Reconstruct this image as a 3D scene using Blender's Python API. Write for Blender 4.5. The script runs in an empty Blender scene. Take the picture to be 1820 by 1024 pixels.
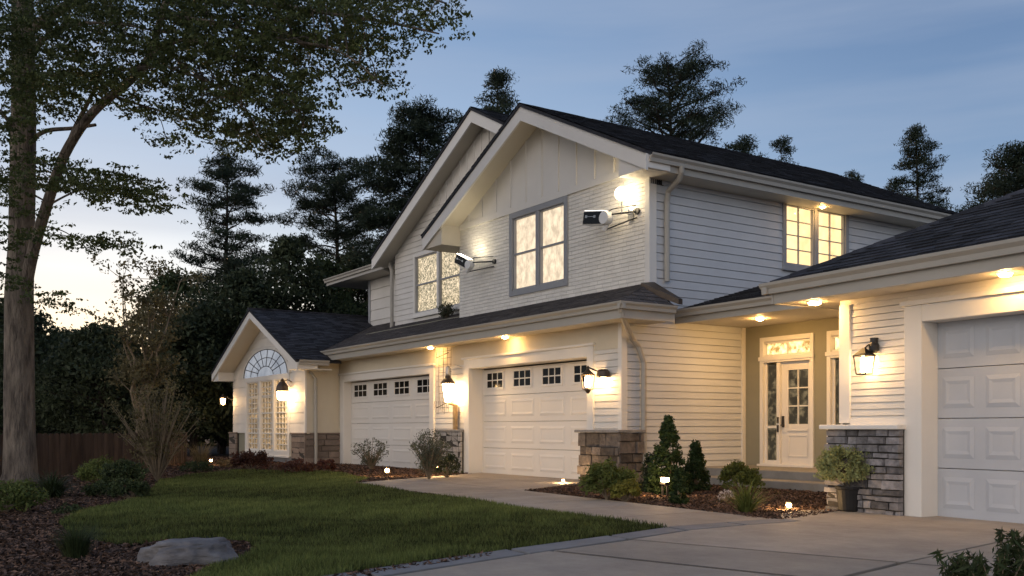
import bpy, bmesh, math, random
import numpy as np
from mathutils import Vector, Matrix
random.seed(7); rng = np.random.default_rng(11)
R = math.radians
sc = bpy.context.scene
col = sc.collection

# ------------------------------------------------------------------ camera
PHI = math.atan2(1155, 1730)
SS, CC = math.sin(PHI), math.cos(PHI)      # camera forward = (-CC, SS), right = (SS, CC)
FPX, HZ, EYE = 1730.0, 762.0, 1.05
cam = bpy.data.cameras.new('camera'); camo = bpy.data.objects.new('camera', cam); col.objects.link(camo)
camo.location = (0, 0, EYE)
camo.rotation_euler = (R(90), 0, math.atan2(SS, -CC) - R(90))
cam.sensor_width = 36; cam.lens = 36 * FPX / 1820
cam.shift_y = (HZ - 512) / 1820; cam.clip_start = .1; cam.clip_end = 2000
sc.camera = camo

# ------------------------------------------------------------------ world, sun, exposure
SUN_AZ = math.atan2(.17, -1.09)            # direction to the sunset glow, measured from +X
SUN_EL = R(3.5)
w = bpy.data.worlds.new('World'); sc.world = w; w.use_nodes = True
nt = w.node_tree; nt.nodes.clear()
def N(t, **k):
    n = nt.nodes.new(t)
    for a, b in k.items(): setattr(n, a, b)
    return n
sky = N('ShaderNodeTexSky', sky_type='NISHITA', sun_disc=False, sun_elevation=SUN_EL, sun_rotation=R(90) - SUN_AZ,
        air_density=1.0, dust_density=0.6, ozone_density=3.0, altitude=100)
bg = N('ShaderNodeBackground'); bg.inputs[1].default_value = .15
out = N('ShaderNodeOutputWorld')
tc = N('ShaderNodeTexCoord'); L = nt.links.new
sx = N('ShaderNodeSeparateXYZ'); L(tc.outputs['Generated'], sx.inputs[0])
def ramp(stops):
    r = N('ShaderNodeValToRGB'); e = r.color_ramp.elements
    while len(e) < len(stops): e.new(.5)
    for k, (p, c) in enumerate(stops): e[k].position = p; e[k].color = (*c, 1)
    L(sx.outputs[2], r.inputs[0]); return r
near_sun = ramp([(0, (1.0, .60, .28)), (.09, (.86, .69, .50)), (.15, (.56, .59, .63)), (.24, (.31, .385, .50)), (.38, (.17, .25, .39)), (1, (.10, .16, .30))])
away = ramp([(0, (.32, .36, .43)), (.15, (.22, .29, .41)), (.25, (.155, .225, .35)), (.36, (.112, .17, .29)), (.48, (.085, .135, .24)), (1, (.09, .15, .28))])
behind = ramp([(0, (1.80, 1.56, 1.36)), (.25, (1.95, 1.68, 1.46)), (.55, (.90, .82, .78)), (1, (.09, .15, .28))])  # added warm fill glow, out of view, to brighten the front walls
dt = N('ShaderNodeVectorMath', operation='DOT_PRODUCT'); L(tc.outputs['Generated'], dt.inputs[0]); dt.inputs[1].default_value = (math.cos(SUN_AZ), math.sin(SUN_AZ), .05)
f1 = N('ShaderNodeMapRange', interpolation_type='SMOOTHSTEP'); f1.inputs['From Min'].default_value = .62; f1.inputs['From Max'].default_value = .98; L(dt.outputs['Value'], f1.inputs[0])
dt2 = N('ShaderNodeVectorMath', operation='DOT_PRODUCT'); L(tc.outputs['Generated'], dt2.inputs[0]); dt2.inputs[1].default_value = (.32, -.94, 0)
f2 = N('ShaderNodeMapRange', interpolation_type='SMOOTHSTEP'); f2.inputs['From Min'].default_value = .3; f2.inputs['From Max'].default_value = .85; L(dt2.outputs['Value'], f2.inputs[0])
m1 = N('ShaderNodeMix', data_type='RGBA'); L(f1.outputs[0], m1.inputs[0]); L(away.outputs[0], m1.inputs[6]); L(near_sun.outputs[0], m1.inputs[7])
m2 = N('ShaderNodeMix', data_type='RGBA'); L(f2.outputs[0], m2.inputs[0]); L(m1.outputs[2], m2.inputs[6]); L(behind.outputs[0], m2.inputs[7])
# thin streaky dusk cloud
mp = N('ShaderNodeMapping'); mp.inputs['Scale'].default_value = (.9, .9, 9); mp.inputs['Rotation'].default_value = (.10, .06, 0)
cn = N('ShaderNodeTexNoise'); cn.inputs['Scale'].default_value = 2.0; cn.inputs['Detail'].default_value = 7; cn.inputs['Roughness'].default_value = .5
cr = N('ShaderNodeValToRGB'); cr.color_ramp.elements[0].position = .38; cr.color_ramp.elements[1].position = .78
cm = N('ShaderNodeMath', operation='MULTIPLY'); cm.inputs[1].default_value = .8
veil = N('ShaderNodeMix', data_type='RGBA'); veil.inputs[7].default_value = (.27, .31, .40, 1)
L(tc.outputs['Generated'], mp.inputs[0]); L(mp.outputs[0], cn.inputs['Vector']); L(cn.outputs[0], cr.inputs[0]); L(cr.outputs[0], cm.inputs[0])
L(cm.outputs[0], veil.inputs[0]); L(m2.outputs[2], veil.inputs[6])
# the gradient in the sky texture's own units, with part of the physical sky kept
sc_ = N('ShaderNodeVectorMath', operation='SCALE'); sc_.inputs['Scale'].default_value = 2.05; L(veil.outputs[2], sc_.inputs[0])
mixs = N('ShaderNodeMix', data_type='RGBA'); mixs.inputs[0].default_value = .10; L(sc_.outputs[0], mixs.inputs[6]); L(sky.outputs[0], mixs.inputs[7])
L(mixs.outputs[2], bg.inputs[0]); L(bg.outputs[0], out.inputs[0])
sun = bpy.data.lights.new('sun', 'SUN'); sun.energy = .3; sun.angle = R(3); sun.color = (1, .62, .35)
suno = bpy.data.objects.new('sun', sun); col.objects.link(suno)
sd = Vector((math.cos(SUN_AZ) * math.cos(SUN_EL), math.sin(SUN_AZ) * math.cos(SUN_EL), math.sin(SUN_EL)))
suno.rotation_euler = sd.to_track_quat('Z', 'Y').to_euler()
sc.view_settings.view_transform = 'Standard'; sc.view_settings.look = 'None'
sc.view_settings.exposure = 2.12; sc.view_settings.gamma = 1
sc.render.engine = 'CYCLES'
sc.cycles.use_denoising = True
sc.cycles.max_bounces = 6; sc.cycles.diffuse_bounces = 3; sc.cycles.glossy_bounces = 3; sc.cycles.transmission_bounces = 4; sc.cycles.transparent_max_bounces = 6
sc.cycles.sample_clamp_indirect = 4

# ------------------------------------------------------------------ materials
def newmat(name):
    m = bpy.data.materials.new(name); m.use_nodes = True
    t = m.node_tree; return m, t, t.nodes['Principled BSDF']
def mat(name, c, rough=.7, var=.12, scale=3.0, bump=0.0, bscale=40, rnd=0.0, spec=.3, c2=None, metal=0, stretch=(1, 1, 1)):
    m, t, b = newmat(name); n = t.nodes; l = t.links.new
    tcn = n.new('ShaderNodeTexCoord'); mpn = n.new('ShaderNodeMapping'); mpn.inputs['Scale'].default_value = stretch
    no = n.new('ShaderNodeTexNoise'); no.inputs['Scale'].default_value = scale; no.inputs['Detail'].default_value = 6; no.inputs['Roughness'].default_value = .6
    l(tcn.outputs['Object'], mpn.inputs[0]); l(mpn.outputs[0], no.inputs['Vector'])
    cr = n.new('ShaderNodeValToRGB'); e = cr.color_ramp.elements; e[0].position = .3; e[1].position = .7
    d = c2 if c2 else tuple(x * (1 - var * 2) for x in c)
    e[0].color = (*d, 1); e[1].color = (*c, 1)
    l(no.outputs[0], cr.inputs[0]); last = cr.outputs[0]
    if rnd:
        at = n.new('ShaderNodeAttribute'); at.attribute_name = 'rnd'
        mr = n.new('ShaderNodeMapRange'); mr.inputs['To Min'].default_value = 1 - rnd; mr.inputs['To Max'].default_value = 1 + rnd
        l(at.outputs['Fac'], mr.inputs[0])
        mx = n.new('ShaderNodeVectorMath'); mx.operation = 'SCALE'; l(last, mx.inputs[0]); l(mr.outputs[0], mx.inputs['Scale']); last = mx.outputs[0]
    l(last, b.inputs['Base Color']); b.inputs['Roughness'].default_value = rough
    b.inputs['Specular IOR Level'].default_value = spec; b.inputs['Metallic'].default_value = metal
    if bump:
        n2 = n.new('ShaderNodeTexNoise'); n2.inputs['Scale'].default_value = bscale; n2.inputs['Detail'].default_value = 5
        l(mpn.outputs[0], n2.inputs['Vector'])
        bu = n.new('ShaderNodeBump'); bu.inputs['Strength'].default_value = bump; bu.inputs['Distance'].default_value = .06 if 'bark' in name else .02
        l(n2.outputs[0], bu.inputs['Height']); l(bu.outputs[0], b.inputs['Normal'])
    return m
def leafmat(name, c, c2, rnd=.45):
    m = mat(name, c, rough=.6, c2=c2, scale=.8, rnd=rnd, spec=.2)
    t = m.node_tree; b = t.nodes['Principled BSDF']; o = [x for x in t.nodes if x.type == 'OUTPUT_MATERIAL'][0]
    tr = t.nodes.new('ShaderNodeBsdfTranslucent'); mx = t.nodes.new('ShaderNodeMixShader'); mx.inputs[0].default_value = .3
    src = b.inputs['Base Color'].links[0].from_socket
    t.links.new(src, tr.inputs[0]); t.links.new(b.outputs[0], mx.inputs[1]); t.links.new(tr.outputs[0], mx.inputs[2]); t.links.new(mx.outputs[0], o.inputs[0])
    return m
def emat(name, c, s):
    m, t, b = newmat(name); b.inputs['Base Color'].default_value = (*c, 1)
    b.inputs['Emission Color'].default_value = (*c, 1); b.inputs['Emission Strength'].default_value = s; b.inputs['Roughness'].default_value = .4
    return m
def litglass(name, c_hi, c_lo, strength, scale, lo, hi, detail=6, stretch=(1, 1, 1), vor=False):
    """a lit window pane: the light of the room broken by curtains, leaves and reflections"""
    m, t, b = newmat(name); n = t.nodes; l = t.links.new
    tcn = n.new('ShaderNodeTexCoord'); mpn = n.new('ShaderNodeMapping'); mpn.inputs['Scale'].default_value = stretch
    no = n.new('ShaderNodeTexNoise'); no.inputs['Scale'].default_value = scale; no.inputs['Detail'].default_value = detail; no.inputs['Roughness'].default_value = .65
    cr = n.new('ShaderNodeValToRGB'); e = cr.color_ramp.elements; e[0].position = lo; e[1].position = hi
    e[0].color = (*c_lo, 1); e[1].color = (*c_hi, 1)
    l(tcn.outputs['Object'], mpn.inputs[0]); l(mpn.outputs[0], no.inputs['Vector']); l(no.outputs[0], cr.inputs[0])
    l(cr.outputs[0], b.inputs['Emission Color']); b.inputs['Emission Strength'].default_value = strength
    b.inputs['Base Color'].default_value = (.02, .02, .02, 1); b.inputs['Roughness'].default_value = .1; b.inputs['Specular IOR Level'].default_value = .2
    return m
M = {}
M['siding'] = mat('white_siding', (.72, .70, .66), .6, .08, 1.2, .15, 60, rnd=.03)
M['brick'] = mat('white_painted_brick', (.80, .77, .71), .65, .05, 2.5, .3, 35, rnd=.05)
M['side_siding'] = mat('shaded_white_siding', (.58, .60, .63), .6, .05, 1.2, .15, 60, rnd=.03)  # white siding with the side wall's bluish shade put into the colour
M['cream'] = mat('cream_stucco', (.66, .60, .48), .75, .04, 2, .15, 90)
M['trim'] = mat('white_trim_paint', (.74, .72, .68), .5, .03, 1.5, .08, 50)
M['soffit'] = mat('soffit_paint', (.62, .57, .47), .6, .03, 1.5, .05, 50)
M['gutter'] = mat('shaded_gutter_paint', (.40, .38, .34), .4, .05, 2, .05, 40)  # eave shadow is put into the gutter colour
M['grey_trim'] = mat('grey_window_trim', (.30, .31, .33), .5, .05, 3, .05, 50)
M['taupe'] = mat('taupe_wall_paint', (.26, .25, .19), .7, .05, 2, .1, 60)
M['door_shaded'] = mat('shaded_door_paint', (.47, .50, .55), .5, .05, 1.5, .06, 40)  # white door, its bluish look away from the lantern put into the colour
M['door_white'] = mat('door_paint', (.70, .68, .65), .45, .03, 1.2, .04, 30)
M['cap'] = mat('stone_cap', (.30, .29, .28), .8, .2, 9, .4, 30)
M['shingle'] = mat('asphalt_shingle', (.045, .047, .057), .9, .2, 6, .8, 120, rnd=.6)
M['shingle_brown'] = mat('weathered_shingle', (.10, .09, .09), .9, .2, 6, .8, 120, rnd=.35)
M['stone'] = mat('grey_ledgestone', (.25, .24, .25), .85, .25, 9, 1.0, 22, rnd=.5, c2=(.09, .088, .092))
M['stone_warm'] = mat('brown_fieldstone', (.17, .145, .125), .85, .25, 9, .9, 22, rnd=.45, c2=(.07, .06, .055))
M['stone_tan'] = mat('tan_block', (.24, .19, .155), .85, .25, 9, .5, 30, rnd=.3, c2=(.17, .135, .115))
M['block'] = mat('grey_block', (.40, .38, .36), .85, .2, 9, .5, 30, rnd=.2)
M['mortar'] = mat('mortar', (.06, .055, .05), .95, .2, 20, .4, 60)
M['concrete'] = mat('concrete', (.44, .385, .32), .70, .12, 1.1, .6, 160, rnd=.10, c2=(.25, .22, .19))
M['kerb'] = mat('kerb_concrete', (.24, .24, .245), .8, .12, 3, .35, 120)
M['step'] = mat('step_stone', (.28, .27, .25), .75, .15, 3, .25, 80)
M['soil'] = mat('soil', (.03, .024, .02), .95, .3, 4, .8, 40)
M['mulch'] = mat('bark_mulch', (.165, .10, .07), .9, .3, 20, rnd=.75)
M['grass'] = leafmat('lawn_grass', (.13, .155, .045), (.085, .108, .032), .8)
M['turf'] = mat('turf', (.04, .052, .018), .95, .3, 3, .8, 90)
M['bark'] = mat('bark', (.24, .20, .16), .9, .3, 9, 1.0, 30, stretch=(1, 1, .25), c2=(.055, .045, .038))
M['bark_dark'] = mat('dark_bark', (.05, .04, .032), .9, .3, 5, .6, 20)
M['stem'] = mat('stem', (.24, .19, .13), .85, .2, 8)
M['leaf_maple'] = leafmat('broad_leaf', (.078, .098, .032), (.045, .060, .022))
M['leaf_pine'] = leafmat('pine_needles', (.036, .050, .030), (.020, .032, .020))
M['leaf_dark'] = leafmat('dark_foliage', (.058, .072, .036), (.030, .042, .022))
M['leaf_mid'] = leafmat('mid_foliage', (.055, .075, .03), (.035, .05, .02))
M['leaf_shrub'] = leafmat('shrub_foliage', (.14, .17, .045), (.075, .10, .03))
M['leaf_yellow'] = leafmat('yellow_foliage', (.26, .24, .05), (.14, .15, .035))
M['leaf_olive'] = leafmat('olive_foliage', (.16, .14, .07), (.09, .08, .04))
M['leaf_pale'] = leafmat('pale_foliage', (.27, .30, .14), (.14, .18, .08))
M['leaf_red'] = leafmat('red_foliage', (.12, .05, .035), (.06, .03, .02))
M['leaf_grey'] = leafmat('grey_foliage', (.12, .13, .09), (.07, .08, .05))
M['leaf_cone'] = leafmat('arborvitae', (.04, .07, .025), (.022, .04, .015))
M['straw'] = leafmat('dry_grass', (.30, .22, .10), (.17, .12, .06))
M['flower'] = mat('white_flower', (.55, .5, .5), .7)
M['fence'] = mat('fence_wood', (.085, .058, .044), .85, .3, 3, .4, 30, rnd=.35, stretch=(3, 3, .4))
M['rock'] = mat('boulder_rock', (.24, .23, .23), .85, .25, 4, 1.0, 14, c2=(.07, .065, .068), stretch=(1, 1, 3))
M['black'] = mat('black_metal', (.02, .02, .022), .45, .2, 10, .1, 60, spec=.5)
M['bronze'] = mat('bronze_metal', (.07, .05, .035), .45, .2, 10, .1, 60, spec=.5, metal=.3)
M['steel'] = mat('brushed_metal', (.45, .45, .45), .35, .15, 12, .1, 60, metal=.8)
M['whiteplastic'] = mat('white_plastic', (.75, .75, .74), .35, .03, 6)
M['wood_post'] = mat('tan_post', (.42, .30, .16), .7, .15, 6, .3, 40)
M['pot'] = mat('dark_pot', (.012, .012, .014), .55, .15, 6, .15, 30)
M['darkglass'] = mat('dark_glass', (.008, .009, .010), .12, .3, 2, spec=.12)
M['lamp'] = emat('lamp_glass', (1, .60, .25), 22)
M['lamp_soft'] = emat('lamp_glass_soft', (1, .62, .27), 16)
M['globe'] = emat('globe_glass', (1, .80, .50), 5)
M['can'] = emat('recessed_lens', (1, .56, .19), 66)
M['porch_can'] = emat('porch_lens', (1, .54, .17), 190)
M['path'] = emat('path_lens', (1, .60, .22), 14)
M['led'] = emat('flood_lens', (1, .86, .60), 9)
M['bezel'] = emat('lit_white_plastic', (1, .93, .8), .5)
M['pane_curtain'] = litglass('pane_curtain', (1.0, .80, .56), (.62, .49, .34), 0.28, 7, .40, .60, 14, (1, 1, .6))
M['pane_side'] = litglass('pane_side', (1.0, .74, .38), (.80, .50, .22), 0.396, 2.2, .3, .7, 5)
M['pane_leafy'] = litglass('pane_leafy', (.95, .75, .50), (.10, .09, .05), 0.36, 24, .42, .66, 12)
M['pane_bay'] = litglass('pane_bay', (.95, .58, .24), (.035, .026, .014), 0.30, 26, .50, .66, 9)
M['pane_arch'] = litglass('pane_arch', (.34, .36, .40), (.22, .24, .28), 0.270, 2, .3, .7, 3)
M['pane_transom'] = litglass('pane_transom', (1.5, .95, .40), (.35, .19, .05), 0.468, 6, .42, .6, 6)
M['pane_door'] = litglass('pane_door', (.20, .15, .08), (.02, .018, .012), 0.288, 7, .48, .66, 8)

for n_ in M['concrete'].node_tree.nodes:
    if n_.type == 'TEX_NOISE' and n_.inputs['Scale'].default_value < 10: n_.inputs['Detail'].default_value = 14; n_.inputs['Roughness'].default_value = .74
# ------------------------------------------------------------------ mesh helpers
def link(o, parent=None):
    col.objects.link(o)
    if parent is not None: o.parent = parent
    return o
def tag(o, label=None, cat=None, group=None, kind=None):
    if label: o['label'] = label
    if cat: o['category'] = cat
    if group: o['group'] = group
    if kind: o['kind'] = kind
    return o
def thing(name, label, cat, loc=(0, 0, 0), group=None, rz=0):
    o = bpy.data.objects.new(name, None); o.location = loc; o.rotation_euler = (0, 0, rz); o.empty_display_size = .2
    link(o); return tag(o, label, cat, group)
class Fr:
    """a wall's own frame: u along it, o outward, z up"""
    def __init__(s, O, U, Nn): s.O, s.U, s.N = Vector(O), Vector(U).normalized(), Vector(Nn).normalized()
    def __call__(s, u, o, z): return s.O + s.U * u + s.N * o + Vector((0, 0, z))
def front(y): return Fr((0, y, 0), (1, 0, 0), (0, -1, 0))
def side(x): return Fr((x, 0, 0), (0, 1, 0), (1, 0, 0))
WA = R(-4)
wU = Vector((math.cos(WA), math.sin(WA), 0)); wV = Vector((-math.sin(WA), math.cos(WA), 0)); wO = Vector((-8.03, 10.42, 0))
WG = Fr(wO, wU, -wV)
def wing(d): return Fr(wO + wV * d, wU, -wV)
class MB:
    def __init__(s): s.v, s.f, s.r = [], [], []
    def poly(s, pts, r=None):
        i = len(s.v); s.v += [tuple(p) for p in pts]; s.f.append(tuple(range(i, i + len(pts)))); s.r.append(.5 if r is None else r)
    def hexa(s, p, r=None):   # 8 points: bottom ring then top ring
        i = len(s.v); s.v += [tuple(q) for q in p]
        for a in ((3, 2, 1, 0), (4, 5, 6, 7), (0, 1, 5, 4), (1, 2, 6, 5), (2, 3, 7, 6), (3, 0, 4, 7)):
            s.f.append(tuple(i + k for k in a)); s.r.append(.5 if r is None else r)
    def box(s, x0, x1, y0, y1, z0, z1, r=None):
        s.hexa([(x0, y0, z0), (x1, y0, z0), (x1, y1, z0), (x0, y1, z0), (x0, y0, z1), (x1, y0, z1), (x1, y1, z1), (x0, y1, z1)], r); return s
    def fb(s, F, u0, u1, o0, o1, z0, z1, r=None):
        s.hexa([F(u0, o0, z0), F(u1, o0, z0), F(u1, o1, z0), F(u0, o1, z0), F(u0, o0, z1), F(u1, o0, z1), F(u1, o1, z1), F(u0, o1, z1)], r); return s
    def prism(s, poly, fn, a, b, r=None):  # poly of (p,q); fn(p,q,t)->3d
        n = len(poly); i = len(s.v)
        s.v += [tuple(fn(p, q, a)) for p, q in poly] + [tuple(fn(p, q, b)) for p, q in poly]
        s.f.append(tuple(range(i + n - 1, i - 1, -1))); s.f.append(tuple(range(i + n, i + 2 * n))); s.r += [.5 if r is None else r] * 2
        for k in range(n):
            s.f.append((i + k, i + (k + 1) % n, i + n + (k + 1) % n, i + n + k)); s.r.append(.5 if r is None else r)
        return s
    def tube(s, pts, rad, n=8, r=None, caps=True):
        pts = [Vector(p) for p in pts]; m = len(pts)
        if not hasattr(rad, '__len__'): rad = [rad] * m
        base = len(s.v); up = Vector((0, 0, 1)); pu = None
        for k, p in enumerate(pts):
            d = (pts[min(k + 1, m - 1)] - pts[max(k - 1, 0)]); d = d.normalized() if d.length else up
            if pu is None:
                pu = d.orthogonal().normalized()
            else:
                pu = (pu - d * pu.dot(d)); pu = pu.normalized() if pu.length > 1e-6 else d.orthogonal().normalized()
            q = d.cross(pu)
            for j in range(n):
                a = 2 * math.pi * j / n; s.v.append(tuple(p + (pu * math.cos(a) + q * math.sin(a)) * rad[k]))
        rr = .5 if r is None else r
        for k in range(m - 1):
            for j in range(n):
                s.f.append((base + k * n + j, base + k * n + (j + 1) % n, base + (k + 1) * n + (j + 1) % n, base + (k + 1) * n + j)); s.r.append(rr)
        if caps:
            s.f.append(tuple(base + j for j in range(n - 1, -1, -1))); s.f.append(tuple(base + (m - 1) * n + j for j in range(n))); s.r += [rr] * 2
        return s
    def lathe(s, c, prof, n=16, r=None, sq=False):
        # prof: list of (radius, z)
        c = Vector(c); base = len(s.v); m = len(prof)
        for rd, z in prof:
            for j in range(n):
                a = 2 * math.pi * (j + (.5 if sq else 0)) / n; s.v.append((c.x + rd * math.cos(a), c.y + rd * math.sin(a), c.z + z))
        for k in range(m - 1):
            for j in range(n):
                s.f.append((base + k * n + j, base + k * n + (j + 1) % n, base + (k + 1) * n + (j + 1) % n, base + (k + 1) * n + j)); s.r.append(.5 if r is None else r)
        s.f.append(tuple(base + j for j in range(n - 1, -1, -1))); s.f.append(tuple(base + (m - 1) * n + j for j in range(n))); s.r += [.5] * 2
        return s
    def build(s, name, m, parent=None, bevel=0, smooth=False, norm=True):
        me = bpy.data.meshes.new(name); me.from_pydata(s.v, [], s.f); me.update()
        if norm and len(s.f) < 60000:
            bm = bmesh.new(); bm.from_mesh(me); bmesh.ops.recalc_face_normals(bm, faces=bm.faces); bm.to_mesh(me); bm.free()
        a = me.attributes.new('rnd', 'FLOAT', 'FACE'); a.data.foreach_set('value', np.array(s.r, dtype=np.float32))
        me.materials.append(m)
        if smooth: me.polygons.foreach_set('use_smooth', [True] * len(me.polygons))
        o = bpy.data.objects.new(name, me); link(o, parent)
        if bevel:
            b = o.modifiers.new('bevel', 'BEVEL'); b.width = bevel; b.segments = 2; b.limit_method = 'ANGLE'; b.angle_limit = R(40)
        if parent is not None:   # geometry is in world coordinates: keep it there under the parent
            o.matrix_parent_inverse = parent_world(parent).inverted()
        return o
def parent_world(p):
    m = p.matrix_basis.copy()
    if p.parent is not None: m = parent_world(p.parent) @ p.matrix_parent_inverse @ m
    return m
def raw_mesh(name, verts, quads_n, per, rnd, m, parent=None):
    """verts (N*per,3) float array, each consecutive `per` verts a face"""
    me = bpy.data.meshes.new(name); nv = len(verts); nf = nv // per
    me.vertices.add(nv); me.vertices.foreach_set('co', np.asarray(verts, dtype=np.float32).ravel())
    me.loops.add(nv); me.loops.foreach_set('vertex_index', np.arange(nv, dtype=np.int32))
    me.polygons.add(nf); me.polygons.foreach_set('loop_start', np.arange(0, nv, per, dtype=np.int32))
    try: me.polygons.foreach_set('loop_total', np.full(nf, per, dtype=np.int32))
    except Exception: pass
    me.update(calc_edges=True)
    a = me.attributes.new('rnd', 'FLOAT', 'FACE'); a.data.foreach_set('value', np.asarray(rnd, dtype=np.float32))
    me.materials.append(m)
    o = bpy.data.objects.new(name, me); link(o, parent)
    if parent is not None: o.matrix_parent_inverse = parent_world(parent).inverted()
    return o
def unit(a): return a / np.maximum(np.linalg.norm(a, axis=1, keepdims=True), 1e-9)
def leafcloud(centers, n, spread, size, aspect=.5, up=.0, radial=0.0, sv=.35):
    """n leaf faces round every centre; returns verts, rnd"""
    C_ = np.repeat(np.asarray(centers, float), n, axis=0); K = len(C_)
    off = rng.normal(size=(K, 3)); off = unit(off) * (rng.random((K, 1)) ** .5); off = off * np.asarray(spread)
    p = C_ + off
    a = rng.normal(size=(K, 3)) ; a = unit(a)
    if radial: a = unit(a * (1 - radial) + unit(off + 1e-6) * radial)
    a[:, 2] += up; a = unit(a)
    b = unit(np.cross(a, rng.normal(size=(K, 3))))
    s = size * (1 + sv * rng.normal(size=(K, 1))).clip(.4, 2)
    a = a * s * .5; b = b * s * .5 * aspect
    V = np.stack([p - a, p + b, p + a, p - b], axis=1).reshape(-1, 3)
    cr_ = np.repeat(rng.random(len(centers)), n)
    return V, (.6 * cr_ + .4 * rng.random(K))
def ray(px, py):
    u = (px - 910) / FPX; return Vector((SS * u - CC, CC * u + SS, (HZ - py) / FPX))
def G(px, py, z=0.0):
    d = ray(px, py); return Vector((0, 0, EYE)) + d * ((z - EYE) / d.z)
def D(px, py, dist): return Vector((0, 0, EYE)) + ray(px, py) * dist

# ------------------------------------------------------------------ ground
def sheet(name, poly, z, m, kind='structure'):
    b = MB(); b.poly([(p[0], p[1], z) for p in poly]); o = b.build(name, m); tag(o, kind=kind); return o
sheet('ground', [(-300, -300), (300, -300), (300, 300), (-300, 300)], -.012, M['soil'])
lawn_px = [(560, 840), (490, 838), (420, 838), (350, 844), (285, 856), (255, 885), (200, 900), (150, 908), (105, 932), (130, 958), (210, 972), (300, 964), (380, 960), (440, 966), (457, 980), (430, 996), (380, 1010), (320, 1040), (300, 1100), (520, 1100)]
lawn = [G(*p) for p in lawn_px] + [Vector((-6.1, 2.0, 0)), Vector((-6.5, 3.0, 0)), Vector((-6.95, 4.6, 0)), Vector((-7.3, 6.0, 0)), Vector((-7.55, 7.0, 0))] + [G(1190, 941), G(1000, 914), G(800, 886), G(700, 871), G(628, 861)] + [G(655, 852), G(610, 843)]
sheet('lawn', lawn, .004, M['turf'])
lawn2 = np.array([(p.x, p.y) for p in lawn])
bed_left = [(-45, -20), (-3, -8), (-4.6, 2.0), (-7.6, 7.1), (-17.0, 7.7), (-19.3, 11.85), (-60, 11.85), (-60, -20)]
sheet('mulch_bed', bed_left, -.002, M['soil'])
bed_right = [G(930, 873), G(1010, 881), G(1100, 891), G(1200, 903), G(1290, 915), G(1345, 924), G(1390, 926), G(1440, 920), G(1490, 911), G(1540, 905)]
bed_right = [Vector((-14.5, 11.7, 0))] + bed_right + [Vector((-8.0, 12.2, 0)), Vector((-8.0, 15.0, 0)), Vector((-14.1, 15.0, 0))]
# (the bed lies on the soil sheet; its edge is the concrete)
def inside(P, poly):
    x, y = P[:, 0], P[:, 1]; c = np.zeros(len(P), bool); n = len(poly)
    for i in range(n):
        x1, y1 = poly[i][0], poly[i][1]; x2, y2 = poly[i - 1][0], poly[i - 1][1]
        if y1 == y2: continue
        t = ((y1 > y) != (y2 > y)) & (x < (x2 - x1) * (y - y1) / (y2 - y1) + x1); c ^= t
    return c
def view_samples(n, near=6.0, far=40.0, pw=1.6, lo=-.62, hi=.62):
    """points on the ground, denser near the camera"""
    d = near + (far - near) * rng.random(n) ** pw; u = lo + (hi - lo) * rng.random(n)
    return np.stack([SS * u * d - CC * d, CC * u * d + SS * d], axis=1), d

# grass blades
P, d = view_samples(620000, 6.0, 30, 1.5, -.60, .25); k = inside(P, lawn2); P, d = P[k], d[k]
K = len(P); a = rng.random(K) * 6.283; h = (.030 + .045 * rng.random(K)) * (1 + .3 * np.sin(P[:, 0] * 1.7) * np.sin(P[:, 1] * 2.3)); wd = .0045 + .00032 * d
ln = rng.normal(size=(K, 2)) * .018
b0 = np.stack([P[:, 0] - np.cos(a) * wd, P[:, 1] - np.sin(a) * wd, np.zeros(K)], 1)
b1 = np.stack([P[:, 0] + np.cos(a) * wd, P[:, 1] + np.sin(a) * wd, np.zeros(K)], 1)
tp = np.stack([P[:, 0] + ln[:, 0], P[:, 1] + ln[:, 1], h], 1)
patch = .12 + .18 * np.sin(P[:, 0] * .9 + 1.3 * np.sin(P[:, 1] * .7)) + .12 * np.sin(P[:, 0] * 7 + 2 * np.sin(P[:, 1] * 5)) + .75 * rng.random(K)
o = raw_mesh('grass', np.stack([b0, b1, tp], 1).reshape(-1, 3), K, 3, np.clip(patch, 0, 1), M['grass'])
tag(o, 'short dark green grass of the front lawn', 'grass', kind='stuff')

# mulch chips
def chips(name, n, keep, near, far, pw, lo, hi, label, s0=.02):
    P, d = view_samples(n, near, far, pw, lo, hi); k = keep(P); P, d = P[k], d[k]; K = len(P)
    p = np.stack([P[:, 0], P[:, 1], .004 + .02 * rng.random(K)], 1)
    aa = rng.normal(size=(K, 3)); aa[:, 2] *= .35; aa = unit(aa); bb = rng.normal(size=(K, 3)); bb[:, 2] *= .5; bb = unit(np.cross(np.cross(aa, unit(bb)), aa))
    s = (s0 + .0009 * d)[:, None] * (.6 + .8 * rng.random((K, 1)))
    V = np.stack([p - aa * s, p + bb * s * .4, p + aa * s, p - bb * s * .4], 1).reshape(-1, 3)
    o = raw_mesh(name, V, K, 4, rng.random(K) ** 1.6, M['mulch']); tag(o, label, 'mulch', kind='stuff')
bl = np.array([(-45, -20), (-3, -8), (-6.0, 2.0), (-6.9, 5), (-7.5, 7.1), (-17.0, 7.75), (-19.4, 11.85), (-60, 11.85), (-60, -20)])
chips('bark_mulch', 170000, lambda P: inside(P, bl) & ~inside(P, lawn2), 6, 36, 1.5, -.6, -.02, 'dark bark mulch in the planting beds round the lawn and along the left wing')
br = np.array([(p.x, p.y) for p in bed_right])
chips('bark_mulch', 90000, lambda P: inside(P, br), 9, 22, 1.2, 0, .42, 'brown bark mulch in the bed between the walk and the porch', .014)

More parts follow.
